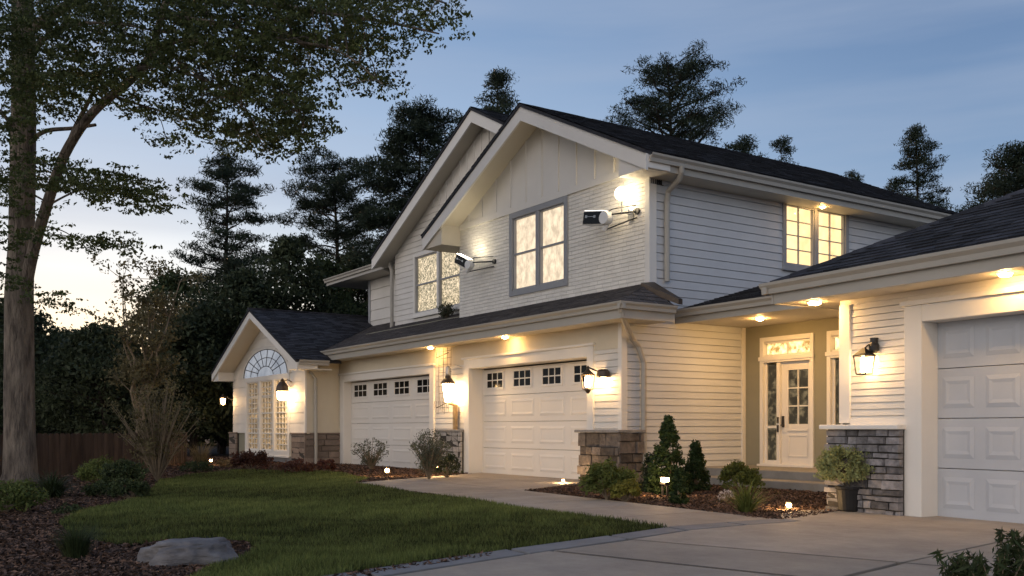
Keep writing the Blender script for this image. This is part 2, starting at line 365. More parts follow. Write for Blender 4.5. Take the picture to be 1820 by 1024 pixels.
# walk and driveway slabs (real joints between slabs)
def slabs(name, polys, z, m, gap=.032):
    b = MB()
    for q in polys:
        c = sum((Vector((p[0], p[1], 0)) for p in q), Vector()) / len(q)
        r = rng.random(); pts = []
        for p in q:
            v = Vector((p[0], p[1], 0)) - c; v = v * (1 - gap / max(v.length, .1)); pts.append((c.x + v.x, c.y + v.y))
        b.prism(pts, lambda x, y, t: (x, y, t), -.05, z, r)
    o = b.build(name, m, bevel=.006); tag(o, kind='structure'); return o
def yl(x): # lawn side of the walk
    return 7.78 + (x + 17.1) * (7.02 - 7.78) / (9.5)
def yb(x): # bed side of the walk
    return 9.24 + (x + 13.5) * (8.72 - 9.24) / 5.9
q = []
xs = [-17.1, -16.0, -14.8, -13.5, -12.3, -11.1, -9.9, -8.75, -7.62]
for x0, x1 in zip(xs[:-1], xs[1:]):
    if x1 <= -13.5: q.append([(x0, yl(x0)), (x1, yl(x1)), (x1, 9.24), (x0 - (.0 if x0 > -17 else .85), 9.24)])
    else: q.append([(x0, yl(x0)), (x1, yl(x1)), (x1, yb(x1)), (x0, yb(x0))])
q.append([(-17.9, 9.24), (-13.5, 9.24), (-14.35, 10.7), (-18.7, 10.7)]); q.append([(-18.7, 10.7), (-14.35, 10.7), (-15.0, 12.2), (-19.5, 12.2)])
slabs('path', q, .018, M['concrete'])
kerb = [(-6.05, 1.4), (-6.5, 3.0), (-6.95, 4.6), (-7.3, 6.0), (-7.58, 7.0), (-7.62, 7.9), (-7.60, 8.74)]
q = []
for (x0, y0), (x1, y1) in zip(kerb[:-1], kerb[1:]): q.append([(x0, y0), (x0 + .34, y0 - .03), (x1 + .34, y1 - .03), (x1, y1)])
slabs('kerb_strip', q, .022, M['kerb'])
# driveway: everything right of the strip
def kx(y):
    ys = [k_[1] for k_ in kerb]; return float(np.interp(y, ys, [k_[0] + .345 for k_ in kerb]))
q = []
j3 = lambda x: 4.88 + .27 * (x + 6.54)
j1 = lambda x: 5.89 + .30 * (x + 7.1)
j2 = lambda y: -4.62 - .18 * (y - 7)
x3, x1 = -4.9 + .62 * 0, -4.5
c3 = (j2(5.3), j3(j2(5.3))); c1 = (j2(6.7), j1(j2(6.7)))
q.append([(kx(1.4), 1.4), (kx(3), 3), (kx(4.9), j3(kx(4.9))), c3, (j2(1.4), 1.4)])
q.append([(kx(4.9), j3(kx(4.9))), (kx(5.9), j1(kx(5.9))), c1, c3])
q.append([(kx(5.9), j1(kx(5.9))), (kx(7), 7.0), (kx(7.9), 7.9), (kx(8.72), 8.72), (-7.6, 8.76), (-8.0, 9.2), (-8.25, 9.8), (-8.2, 10.4), (-8.05, 10.9), (-8.05, 13), (j2(13), 13), c1])
q.append([(j2(1.4), 1.4), c3, (-1.4, j3(-1.4)), (-.6, 1.4)]); q.append([c3, c1, (-1.6, j1(-1.6)), (-1.4, j3(-1.4))]); q.append([c1, (j2(13), 13), (-1.6, 13), (-1.6, j1(-1.6))])
q.append([(-1.55, 13), (4, 13), (4, 1.4), (-.55, 1.4), (-1.38, j3(-1.4))])
q.append([(-6.05, 1.38), (4, 1.38), (4, -6), (-5, -6)])
slabs('driveway', q, .018, M['concrete'], gap=.034)
b = MB()
for (xa_, ya_, xb_, yb_) in ((-7.05, j1(-7.05), -1.6, j1(-1.6)), (-6.6, j3(-6.6), -1.4, j3(-1.4))):
    d_ = Vector((xb_ - xa_, yb_ - ya_, 0)).normalized(); n_ = Vector((-d_.y, d_.x, 0)) * .012
    b.poly([(xa_ - n_.x, ya_ - n_.y, .0215), (xb_ - n_.x, yb_ - n_.y, .0215), (xb_ + n_.x, yb_ + n_.y, .0215), (xa_ + n_.x, ya_ + n_.y, .0215)])
o = b.build('driveway_joint', M['mortar']); tag(o, kind='structure')

# ------------------------------------------------------------------ the house
house = thing('house', 'large white two storey house with twin gables, attached garages and dark shingle roofs', 'house', (-18, 15, 0))
def lap(mb, F, z0, z1, ulim, rowh, openings=(), lip=.012, groove=.012, brick=False, seg=0):
    nrow = max(1, round((z1 - z0) / rowh)); rh = (z1 - z0) / nrow
    for i in range(nrow):
        a, b = z0 + i * rh, z0 + (i + 1) * rh
        cuts = sorted({a, a + groove, b} | {z for o_ in openings for z in (o_[2], o_[3]) if a + groove < z < b})
        for c0, c1 in zip(cuts[:-1], cuts[1:]):
            lo0, hi0 = ulim(c0); lo1, hi1 = ulim(c1)
            if hi0 - lo0 < .02: continue
            if hi1 < lo1: hi1 = lo1 = (hi1 + lo1) / 2
            iv = [(None, None)]; mid = (c0 + c1) / 2
            spans = [(lo0, lo1, hi0, hi1)]
            for o_ in openings:
                if o_[2] - 1e-6 <= c0 and c1 <= o_[3] + 1e-6:
                    ns = []
                    for s_ in spans:
                        l0, l1, h0, h1 = s_
                        if o_[1] <= min(l0, l1) or o_[0] >= max(h0, h1): ns.append(s_); continue
                        if o_[0] > l0: ns.append((l0, l1, o_[0], o_[0]))
                        if o_[1] < h0: ns.append((o_[1], o_[1], h0, h1))
                    spans = ns
            for l0, l1, h0, h1 in spans:
                if c0 < a + groove - 1e-6:   # groove
                    mb.poly([F(l0, -.02, c0), F(h0, -.02, c0), F(h1, -.02, c1), F(l1, -.02, c1)], .3)
                    mb.poly([F(l1, -.02, c1), F(h1, -.02, c1), F(h1, lip, c1), F(l1, lip, c1)], .3)
                    mb.poly([F(l0, -.02, c0), F(h0, -.02, c0), F(h0, 0, c0), F(l0, 0, c0)], .3)
                else:
                    oa = lip * (1 - (c0 - a) / rh); ob = lip * (1 - (c1 - a) / rh)
                    if seg and h0 - l0 > seg * 1.5 and abs(l0 - l1) < 1e-6 and abs(h0 - h1) < 1e-6:
                        x = l0 - rng.random() * seg if i % 2 else l0
                        x = l0; first = True
                        while x < h0 - 1e-6:
                            nx = x + (seg * (.5 if (first and i % 2) else 1)) * (1 + .04 * rng.normal()); nx = min(nx, h0); first = False
                            if h0 - nx < .05: nx = h0
                            g_ = .0015; dz = .0014 * rng.normal()
                            mb.poly([F(x + g_, oa + dz * .5, c0), F(nx - g_, oa + dz * .5, c0), F(nx - g_, ob + dz * .5, c1), F(x + g_, ob + dz * .5, c1)], rng.random())
                            x = nx
                    else:
                        mb.poly([F(l0, oa, c0), F(h0, oa, c0), F(h1, ob, c1), F(l1, ob, c1)], rng.random())
    return mb
def const(a, b): return lambda z: (a, b)
def window(F, u0, u1, z0, z1, name='window', fm='grey_trim', pane='pane_curtain', cas=.10, nsash=2, cols=0, rows=0, mid=True, sill=True, reveal=.06, bar=.022, sash='trim', mull=.09, sw=.035, parent=None):
    f = MB()
    f.fb(F, u0, u0 + cas, -.12, .035, z0, z1); f.fb(F, u1 - cas, u1, -.12, .035, z0, z1)
    f.fb(F, u0 + cas, u1 - cas, -.12, .034, z1 - cas, z1); f.fb(F, u0 + cas, u1 - cas, -.12, .034, z0, z0 + cas)
    iu0, iu1, iz0, iz1 = u0 + cas, u1 - cas, z0 + cas, z1 - cas
    sW = (iu1 - iu0 - mull * (nsash - 1)) / nsash
    for i in range(1, nsash):
        x = iu0 + i * sW + (i - 1) * mull; f.fb(F, x, x + mull, -.12, .03, iz0, iz1)
    fo = f.build(name, M[fm], parent or house, bevel=.006)
    if sill:
        s_ = MB(); s_.fb(F, u0 - .04, u1 + .04, .035, .075, z0 - .04, z0 + .015); s_.build('sill', M[fm], fo, bevel=.006)
    s_ = MB(); mu = MB(); pn = MB()
    for i in range(nsash):
        a = iu0 + i * (sW + mull); b = a + sW
        s_.fb(F, a, a + sw, -.11, 0, iz0, iz1); s_.fb(F, b - sw, b, -.11, 0, iz0, iz1)
        s_.fb(F, a + sw, b - sw, -.11, -.002, iz0, iz0 + sw); s_.fb(F, a + sw, b - sw, -.11, -.002, iz1 - sw, iz1)
        pz0, pz1 = iz0 + sw, iz1 - sw
        if mid: s_.fb(F, a + sw, b - sw, -.1, -.006, (pz0 + pz1) / 2 - .022, (pz0 + pz1) / 2 + .022)
        for c_ in range(1, cols): x = a + sw + (b - a - 2 * sw) * c_ / cols; mu.fb(F, x - bar / 2, x + bar / 2, -.085, -.03, pz0, pz1)
        for c_ in range(1, rows): z = pz0 + (pz1 - pz0) * c_ / rows; mu.fb(F, a + sw, b - sw, -.083, -.033, z - bar / 2, z + bar / 2)
        pn.fb(F, a + sw, b - sw, -.10, -.07, pz0, pz1)
    s_.build('sash', M[sash], fo, bevel=.004); pn.build('pane', M[pane], fo)
    if mu.f: mu.build('muntins', M[sash], fo)
    return fo
def shingles(mb, E0, A, S, t1, lo, hi, expo=.145, tab=.30, lift=.016):
    E0, A, S = Vector(E0), Vector(A).normalized(), Vector(S).normalized(); Nn = A.cross(S)
    if Nn.z < 0: Nn = -Nn
    n = int(t1 / expo) + 1
    for i in range(n):
        t = i * expo
        if t >= t1: break
        tt = min(t + expo, t1); l0, h0 = lo(t), hi(t); l1, h1 = lo(tt), hi(tt)
        if h0 - l0 < .02: continue
        x = min(l0, l1) - rng.random() * tab
        while x < max(h0, h1):
            nx = x + tab * (.6 + .8 * rng.random()); r = rng.random(); lf = lift * (.7 + .6 * rng.random())
            a0, b0 = max(x + .004, l0), min(nx - .004, h0); a1, b1 = max(x + .004, l1), min(nx - .004, h1)
            if b0 - a0 > .005 or b1 - a1 > .005:
                b0 = max(b0, a0); b1 = max(b1, a1)
                p = lambda u, v, o_: E0 + A * u + S * v + Nn * o_
                dt = .006 * rng.normal()
                mb.poly([p(a0, t + dt, lf), p(b0, t + dt, lf), p(b1, tt + .01, .003), p(a1, tt + .01, .003)], r)
                mb.poly([p(a0, t + dt, 0), p(b0, t + dt, 0), p(b0, t + dt, lf), p(a0, t + dt, lf)], r * .5)
            x = nx
def stonework(mb, F, u0, u1, z0, z1, h=(.09, .17), wd=(.18, .48), depth=.03, o0=0, jit=1.0, edgej=0):
    z = z0
    while z < z1 - .02:
        hh = random.uniform(*h); zt = min(z + hh, z1)
        if z1 - zt < .05: zt = z1
        u = u0 + random.uniform(-1, 1) * edgej
        ue = u1
        while u < ue - .02:
            ww = random.uniform(*wd); ut = min(u + ww, ue)
            if ue - ut < .08: ut = ue
            g = .007; o_ = o0 + depth * random.random() * jit; r = random.random()
            a, b, c_, d_ = u + g, ut - g, z + g * random.random() * 1.5, zt - g * (.3 + random.random())
            if a < b and c_ < d_:
                j = lambda s_=.008: random.uniform(-s_, s_) * jit
                pts = [F(a, -.04, c_), F(b, -.04, c_), F(b - .004, o_ + j(), c_ + abs(j())), F(a + .004, o_ + j(), c_ + abs(j())),
                       F(a, -.04, d_), F(b, -.04, d_), F(b - .004, o_ + j(), d_ - abs(j())), F(a + .004, o_ + j(), d_ - abs(j()))]
                mb.hexa(pts, r)
            u = ut
        z = zt
def chev(xl, xr, xa, za, k, d0, d1, xl2=None, xr2=None):
    """chevron cross-section of a gable roof: apex (xa,za), pitch k, between vertical offsets d0 and d1 below the top"""
    zl, zr = za - k * (xa - xl), za - k * (xr - xa)
    return [(xl, zl - d0), (xa, za - d0), (xr, zr - d0), (xr, zr - d1), (xa, za - d1), (xl, zl - d1)]
XZ = lambda x, z, y: (x, y, z)

# --- masonry bodies behind the cladding
b = MB()
b.box(-26.8, -14.06, 12.6, 20, 0, 3.9); b.box(-15.0, -14.06, 11.86, 12.6, 0, 3.1); b.box(-21.2, -19.5, 11.86, 12.6, 0, 3.1); b.box(-26.85, -26.56, 11.86, 12.6, 0, 3.1)
b.box(-26.85, -14.06, 11.86, 12.6, 2.5, 3.1)
b.box(-33.5, -26.96, 11.1, 19, 0, 2.9); b.box(-33.5, -32.2, 10.8, 11.1, 0, 2.9); b.box(-28.2, -26.96, 10.8, 11.1, 0, 2.9); b.box(-32.2, -28.2, 10.8, 11.1, 2.75, 2.9)
b.prism([(-33.5, 2.9), (-26.96, 2.9), (-30.1, 4.35)], XZ, 10.8, 18.9)
b.box(-21.0, -14.2, 12.8, 22, 3.9, 6.0); b.prism([(-21.0, 6.0), (-14.2, 6.0), (-17.55, 7.6)], XZ, 12.56, 21.9)
b.box(-26.0, -21.0, 13.5, 22, 3.9, 6.0); b.prism([(-26.0, 6.0), (-15.9, 6.0), (-20.95, 8.55)], XZ, 13.26, 21.8)
b.box(-29.45, -26.05, 14.08, 20, 0, 5.95)
b.box(-14.2, -6.2, 15.5, 21.5, 0, 3.3); b.box(-14.06, -14.04, 12.6, 15.1, 0, 3.9)
b.build('inner_wall', M['taupe'], house)
b = MB(); f_ = WG; b.fb(f_, .05, 1.15, -7.5, -.05, 0, 2.85); b.fb(f_, .05, 8, -7.5, -.6, 0, 2.85); b.fb(f_, 1.15, 8, -.6, -.05, 2.42, 2.85); b.fb(f_, 5.1, 8, -.6, -.05, 0, 2.42)
b.build('inner_wall', M['siding'], house)

# --- garage front wall
F0 = front(11.8)
g1 = (-19.65, -14.79, 0, 2.68); g2 = (-26.76, -21.1, 0, 2.62)
for a_, e_ in ((-21.1, -19.65), (-14.79, -13.98)):
    b = MB(); lap(b, F0, 0, 2.60, const(a_, e_), .13); b.build('siding_wall', M['siding'], house)
b = MB(); b.fb(F0, -26.9, -13.96, -.1, .022, 2.68, 3.06); b.fb(F0, -26.9, -26.76, -.1, .02, 0, 2.68); b.fb(F0, -14.79, -13.96, -.1, .018, 2.56, 2.68); b.fb(F0, -21.1, -19.65, -.1, .018, 2.56, 2.68)
b.build('frieze_band', M['cream'], house)
b = MB(); b.fb(F0, -14.06, -13.955, -.1, .03, 1.0, 3.05); b.build('corner_board', M['trim'], house, bevel=.005)
def casing(F, u0, u1, iu0, iu1, z1, z2, rec, name='door_casing', m='trim', o=.05):
    b = MB(); b.fb(F, u0, iu0, -rec, o, 0, z2); b.fb(F, iu1, u1, -rec, o, 0, z2); b.fb(F, iu0, iu1, -rec, o - .002, z1, z2)
    b.fb(F, u0 - .05, u1 + .05, .002, o + .04, z2, z2 + .05)
    return b.build(name, M[m], house, bevel=.006)
casing(F0, -19.65, -14.79, -19.42, -14.98, 2.45, 2.66, .38)
casing(F0, -26.76, -21.1, -26.5, -21.32, 2.42, 2.62, .38)
def garage_door(F, u0, u1, z1, o, cols, rows=4, win=True, m='door_white', label=None, inset=.10):
    d = MB(); H_ = z1 / rows
    for r_ in range(rows): d.fb(F, u0, u1, o - .05, o, r_ * H_ + .004, (r_ + 1) * H_ - .004)
    w_ = (u1 - u0) / cols; pms = []
    panes = []
    for r_ in range(rows):
        for c_ in range(cols):
            a, e = u0 + c_ * w_ + inset, u0 + (c_ + 1) * w_ - inset; p, q_ = r_ * H_ + .12, (r_ + 1) * H_ - .10
            if win and r_ == rows - 1:
                a += .13; e -= .13; q_ = (r_ + 1) * H_ - .09; p = q_ - .33
                d.fb(F, a - .05, e + .05, o, o + .018, p - .05, p); d.fb(F, a - .05, e + .05, o, o + .018, q_, q_ + .05)
                d.fb(F, a - .05, a, o, o + .018, p, q_); d.fb(F, e, e + .05, o, o + .018, p, q_)
                panes.append((a, e, p, q_)); continue
            # recessed moulding: raised centre inside a sunk border
            fr = [(a, p), (e, p), (e, q_), (a, q_)]
            ins = [(a + .05, p + .05), (e - .05, p + .05), (e - .05, q_ - .05), (a + .05, q_ - .05)]
            top = [(a + .09, p + .09), (e - .09, p + .09), (e - .09, q_ - .09), (a + .09, q_ - .09)]
            pm = MB(); pms.append(pm)
            for k in range(4):
                k2 = (k + 1) % 4
                pm.poly([F(*x_) for x_ in ((fr[k][0], o + .002, fr[k][1]), (fr[k2][0], o + .002, fr[k2][1]), (ins[k2][0], o + .014, ins[k2][1]), (ins[k][0], o + .014, ins[k][1]))])
                pm.poly([F(*x_) for x_ in ((ins[k][0], o + .014, ins[k][1]), (ins[k2][0], o + .014, ins[k2][1]), (top[k2][0], o + .006, top[k2][1]), (top[k][0], o + .006, top[k][1]))])
            pm.poly([F(x_, o + .006, z_) for x_, z_ in top])
    do = d.build('garage_door', M[m], house, bevel=.003)
    if label: do['label'] = label
    for pm in pms: pm.build('raised_panel', M[m], do)
    for a, e, p, q_ in panes:
        g = MB(); g.fb(F, a, e, o + .001, o + .005, p, q_); go = g.build('window_pane', M['darkglass'], do)
        mu = MB()
        for k in (1, 2): x = a + (e - a) * k / 3; mu.fb(F, x - .012, x + .012, o + .005, o + .014, p, q_)
        mu.fb(F, a, e, o + .005, o + .0135, (p + q_) / 2 - .012, (p + q_) / 2 + .012)
        mu.build('muntins', M[m], do)
    s_ = MB(); s_.fb(F, u0, u1, o - .05, o + .01, -.01, .012); s_.build('weather_strip', M['black'], do)
    return do
garage_door(F0, -19.42, -14.98, 2.42, -.33, 4, label='cream garage door with four raised panel columns and small windows')
garage_door(F0, -26.5, -21.32, 2.40, -.20, 4, label='farther cream garage door with four small windows')

# --- stone piers of the garage
def pier(F, u0, u1, z1, o, m, kw, capm='cap', capo=.05, side_to=None, name='stone_pier', capt=.055):
    b = MB(); b.fb(F, u0 + .03, u1 - .03, -.05, o - .02, 0, z1 - capt - .002); po = b.build(name, M['mortar'], house)
    s_ = MB(); stonework(s_, Fr(F(0, o - .02, 0), F.U, F.N), u0, u1, 0, z1 - capt - .004, **kw)
    if side_to:
        sF, a, c_ = side_to; stonework(s_, sF, a, c_, 0, z1 - capt - .004, **kw)
    s_.build('stones', m, po)
    c_ = MB(); c_.fb(F, u0 - capo, u1 + capo, -.0, o + capo, z1 - capt, z1)
    if side_to:
        sF, a, e = side_to; c_.fb(sF, a + .15, e + .02, -.0, capo, z1 - capt, z1)
    c_.build('cap', M[capm], po, bevel=.012)
    return po
# left pier of coursed block between the two garage doors
pier(F0, -20.85, -19.62, 1.03, .16, M['block'], dict(h=(.125, .126), wd=(.26, .30), depth=.006, jit=.5), capm='cap', capo=.0)
pf = side(-13.86)
pier(F0, -15.1, -13.86, 1.03, .16, M['stone_warm'], dict(h=(.13, .24), wd=(.18, .45), depth=.06, edgej=.04), side_to=(pf, 11.62, 12.22), capo=.06)
b = MB(); b.box(-13.98, -13.89, 11.68, 12.2, 0, .97); b.build('stone_pier', M['mortar'], house)

# --- main side wall (x = -14)
S0 = side(-14.0)
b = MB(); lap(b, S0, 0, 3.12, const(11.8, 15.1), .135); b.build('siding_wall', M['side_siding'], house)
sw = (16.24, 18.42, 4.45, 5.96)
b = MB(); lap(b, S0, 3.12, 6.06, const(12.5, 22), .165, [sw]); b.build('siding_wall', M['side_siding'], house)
b = MB(); b.fb(S0, 12.5, 12.66, -.02, .03, 3.84, 6.05); b.build('corner_board', M['trim'], house, bevel=.005)
b = MB(); b.fb(S0, 11.8, 11.93, -.02, .03, 1.03, 3.05); b.build('corner_board', M['trim'], house, bevel=.005)
b = MB(); b.fb(S0, 15.0, 15.1, -.02, .035, .0, 3.15); b.build('corner_board', M['trim'], house, bevel=.005)
window(S0, *sw, cas=.11, nsash=2, cols=2, rows=4, mid=False, pane='pane_side', fm='grey_trim', sash='grey_trim', bar=.018, mull=.12)

# --- front gable wall, upper storey
F1 = front(12.5)
k1, xa, za = .482, -17.5, 8.13
wf = (-18.80, -16.56, 4.10, 6.02)
b = MB(); lap(b, F1, 3.5, 6.02, const(-21.1, -14.0), .080, [wf], lip=.003, groove=.006, seg=.24)
b.build('brick_wall', M['brick'], house)
b = MB()
b.prism([(-21.1, 6.02), (-14.0, 6.02), (-14.0, za - k1 * 3.5 - .22), (xa, za - .22), (-21.1, za - k1 * 3.6 - .22)], XZ, 12.475, 12.55)
b.box(-21.1, -14.0, 12.462, 12.475, 6.02, 6.16)
for i in range(-5, 6):
    x = xa + .62 * i; top = za - .27 - k1 * abs(x - xa)
    if top > 6.2: b.box(x - .02, x + .02, 12.452, 12.475, 6.16, top)
b.build('board_and_batten_gable', M['trim'], house)
b = MB(); b.fb(F1, -14.1, -13.965, -.03, .03, 3.84, 6.3); b.build('corner_board', M['trim'], house, bevel=.005)
window(F1, *wf, cas=.13, nsash=2, cols=0, rows=0, mid=True, pane='pane_curtain', sill=False, mull=.12, sash='grey_trim')

# --- rear gable wall
F2 = front(13.2)
k2, xb, zb = .51, -20.9, 9.13
wr = (-24.85, -22.0, 4.25, 6.05)
zg = 6.25
b = MB(); lap(b, F2, 3.9, zg, lambda z: (-26.05, -21.0), .16, [wr], lip=.008, groove=.009)
lap(b, F2, zg, 7.2, lambda z: (max(-26.05, xb - (zb - .25 - z) / k2), -20.9), .16, lip=.008, groove=.009)
b.build('siding_wall', M['siding'], house)
b = MB(); b.prism([(xb - (zb - .25 - 7.2) / k2, 7.2), (-18, 7.2), (-18, 7.4), (xb, zb - .25)], XZ, 13.19, 13.24)
for i in range(0, 12):
    x = -24.4 + .36 * i; top = zb - .3 - k2 * abs(x - xb)
    if top > 7.3: b.box(x - .018, x + .018, 13.168, 13.19, 7.2, top)
b.build('board_and_batten_gable', M['trim'], house)
window(F2, *wr, cas=.10, nsash=2, mid=True, pane='pane_leafy', fm='trim', sash='grey_trim', mull=.10)
# rear left block
F3 = front(14.0)
b = MB(); lap(b, F3, 3.9, 5.95, const(-29.5, -26.05), .36, lip=.01, groove=.02); b.build('siding_wall', M['siding'], house)
b = MB(); b.fb(F3, -29.52, -29.38, -.03, .03, 3.9, 5.95); b.build('corner_board', M['grey_trim'], house)

# --- left wing front
FL = front(10.75)
kl, xl_, zl_ = .4575, -30.1, 4.83
bw = (-32.25, -28.18, .20, 2.74)
b = MB(); lap(b, FL, 0.9, 2.74, const(-33.6, -26.9), .31, [bw], lip=.01, groove=.014)
lap(b, FL, 2.74, 4.55, lambda z: (max(-33.6, xl_ - (zl_ - .2 - z) / kl), min(-26.9, xl_ + (zl_ - .2 - z) / kl)), .31, lip=.006, groove=.008)
b.build('siding_wall', M['siding'], house)
SL = side(-26.9)
b = MB(); b.fb(SL, 10.75, 11.8, -.1, .012, .9, 3.0); b.build('stucco_wall', M['cream'], house)
b = MB(); b.fb(FL, -27.0, -26.885, -.02, .03, .93, 2.95); b.build('corner_board', M['trim'], house)
pier(FL, -27.95, -26.84, .93, .07, M['stone_tan'], dict(h=(.15, .2), wd=(.5, .8), depth=.01, jit=.6), capm='stone_tan', capo=.01, side_to=(side(-26.84), 10.68, 11.8), capt=.05)
pier(FL, -33.9, -33.1, .93, .07, M['stone_tan'], dict(h=(.15, .2), wd=(.5, .8), depth=.01, jit=.6), capm='stone_tan', capo=.01, capt=.05)
b = MB(); b.fb(FL, -33.1, -27.95, -.1, .02, 0, .2); b.build('base_panel', M['kerb'], house)
# bay window: three tall lattice casements
wo = window(FL, *bw, name='bay_window', cas=.16, nsash=3, cols=4, rows=13, mid=False, pane='pane_bay', fm='trim', sash='trim', bar=.022, mull=.14)
b = MB()
for z in (.9, 1.55, 2.1): b.fb(FL, -32.05, -28.36, -.08, -.02, z - .02, z + .02)
b.build('sash_rail', M['trim'], wo)
# arched transom above it
ar = MB(); n = 28; cxa = (bw[0] + bw[1]) / 2; rx, rz = (bw[1] - bw[0]) / 2, .84
arc = lambda f, i: (cxa - rx * f * math.cos(math.pi * i / n), 2.74 + rz * f * math.sin(math.pi * i / n))
for i in range(n):
    (x0, z0), (x1, z1) = arc(1.06, i), arc(1.06, i + 1); (x2, z2), (x3, z3) = arc(.99, i), arc(.99, i + 1)
    ar.hexa([(x0, 10.68, z0), (x1, 10.68, z1), (x3, 10.68, z3), (x2, 10.68, z2), (x0, 10.76, z0), (x1, 10.76, z1), (x3, 10.76, z3), (x2, 10.76, z2)])
ao = ar.build('arched_window', M['trim'], house)
gp = MB(); gp.prism([arc(.99, i) for i in range(n + 1)], XZ, 10.705, 10.73); gp.build('pane', M['pane_arch'], ao)
mu = MB()
for i in range(3, n - 2, 3):
    e = arc(.98, i); m0 = (cxa + (e[0] - cxa) * .35, 2.74 + (e[1] - 2.74) * .35)
    mu.tube([(m0[0], 10.70, m0[1]), (e[0], 10.70, e[1])], .014, 5)
for f in (.36, .68): mu.tube([(arc(f, i)[0], 10.70, arc(f, i)[1]) for i in range(n + 1)], .012, 5)
mu.tube([(arc(.985, i)[0], 10.672, arc(.985, i)[1]) for i in range(n + 1)], .014, 5)
mu.build('tracery', M['black'], ao)

# --- porch wall, door, steps
F4 = front(15.1)
b = MB(); op = [(-13.57, -12.24), (-11.93, -10.6)]
b.fb(F4, -14.02, -13.57, -.2, 0, .3, 3.3); b.fb(F4, -12.24, -11.93, -.2, 0, .3, 3.3); b.fb(F4, -10.6, -6.2, -.2, 0, .3, 3.3)
b.fb(F4, -13.57, -12.24, -.2, 0, 2.88, 3.3); b.fb(F4, -11.93, -10.6, -.2, 0, 2.88, 3.3)
b.build('porch_wall', M['taupe'], house)
def entry(u0, u1, handle=True):
    f = MB(); c_ = .085
    f.fb(F4, u0, u0 + c_, -.15, .03, .3, 2.88); f.fb(F4, u1 - c_, u1, -.15, .03, .3, 2.88); f.fb(F4, u0 + c_, u1 - c_, -.15, .03, 2.79, 2.88); f.fb(F4, u0 - .02, u1 + .02, .03, .05, 2.41, 2.49); f.fb(F4, u0 + c_, u1 - c_, -.15, .03, 2.37, 2.49)
    f.fb(F4, u0 + c_, u1 - c_, -.15, .028, .3, .36); f.fb(F4, u0 + .42, u0 + .5, -.15, .01, .36, 2.37)
    fo = f.build('front_door_frame', M['trim'], house, bevel=.005)
    t_ = MB(); t_.fb(F4, u0 + c_ + .05, u1 - c_ - .05, -.08, -.05, 2.53, 2.75); t_.build('transom_pane', M['pane_transom'], fo)
    mm = MB(); x = (u0 + u1) / 2; mm.fb(F4, x - .015, x + .015, -.05, -.02, 2.5, 2.78); mm.fb(F4, u0 + c_, u1 - c_, -.06, -.015, 2.49, 2.53); mm.fb(F4, u0 + c_, u1 - c_, -.06, -.015, 2.75, 2.79); mm.build('transom_bars', M['trim'], fo)
    # sidelight
    s_ = MB(); s_.fb(F4, u0 + .13, u0 + .40, -.09, -.06, .42, 2.33); s_.build('sidelight_pane', M['pane_door'], fo)
    s_ = MB(); s_.fb(F4, u0 + c_, u0 + .14, -.07, -.03, .36, 2.37); s_.fb(F4, u0 + .385, u0 + .42, -.07, -.03, .36, 2.37); s_.fb(F4, u0 + .14, u0 + .385, -.07, -.03, 1.06, 1.11); s_.fb(F4, u0 + .14, u0 + .385, -.07, -.03, .36, .42); s_.build('sidelight_sash', M['trim'], fo)
    # leaf
    a, e = u0 + .5, u1 - c_; d = MB()
    ga, ge, gz0, gz1 = a + .16, e - .1, 1.14, 2.2
    d.fb(F4, a, ga, -.10, -.05, .36, 2.37); d.fb(F4, ge, e, -.10, -.05, .36, 2.37); d.fb(F4, ga, ge, -.10, -.05, gz1, 2.37); d.fb(F4, ga, ge, -.10, -.05, .36, gz0)
    d.fb(F4, ga, ge, -.05, -.032, 1.0, 1.04)
    for (p, q_, r_, s2) in ((ga, ge, .5, .53), (ga, ge, .90, .93)): d.fb(F4, p, q_, -.05, -.038, r_, s2)
    d.fb(F4, ga, ga + .03, -.05, -.038, .53, .90); d.fb(F4, ge - .03, ge, -.05, -.038, .53, .90)
    do = d.build('front_door', M['door_white'], fo, bevel=.004)
    p_ = MB(); p_.fb(F4, ga, ge, -.085, -.075, gz0, gz1)
    x = (ga + ge) / 2
    p_.build('door_pane', M['pane_door'], fo)
    mm = MB(); mm.fb(F4, x - .012, x + .012, -.075, -.052, gz0, gz1)
    for k in (1, 2): z = gz0 + (gz1 - gz0) * k / 3; mm.fb(F4, ga, ge, -.075, -.053, z - .012, z + .012)
    mm.build('muntins', M['trim'], fo)
    if handle:
        h = MB(); h.fb(F4, a + .02, a + .07, -.05, -.02, 1.08, 1.3); h.tube([F4(a + .045, -.02, 1.12), F4(a + .045, .03, 1.12), F4(a + .14, .035, 1.12)], .012, 8)
        h.fb(F4, a - .06, a - .02, .01, .03, .98, 1.12); h.fb(F4, a - .06, a - .02, .01, .028, 1.16, 1.28)
        h.build('handle', M['black'], fo, bevel=.004)
entry(-13.57, -12.24); entry(-11.93, -10.6, False)
b = MB(); b.box(-13.98, -8.2, 13.55, 15.12, 0, .30); b.box(-13.98, -8.2, 13.05, 13.548, 0, .15)
po = b.build('porch_steps', M['step'], house, bevel=.012)
b = MB(); b.box(-13.6, -12.2, 15.02, 15.1, .302, .34); b.build('door_sill', M['trim'], house)

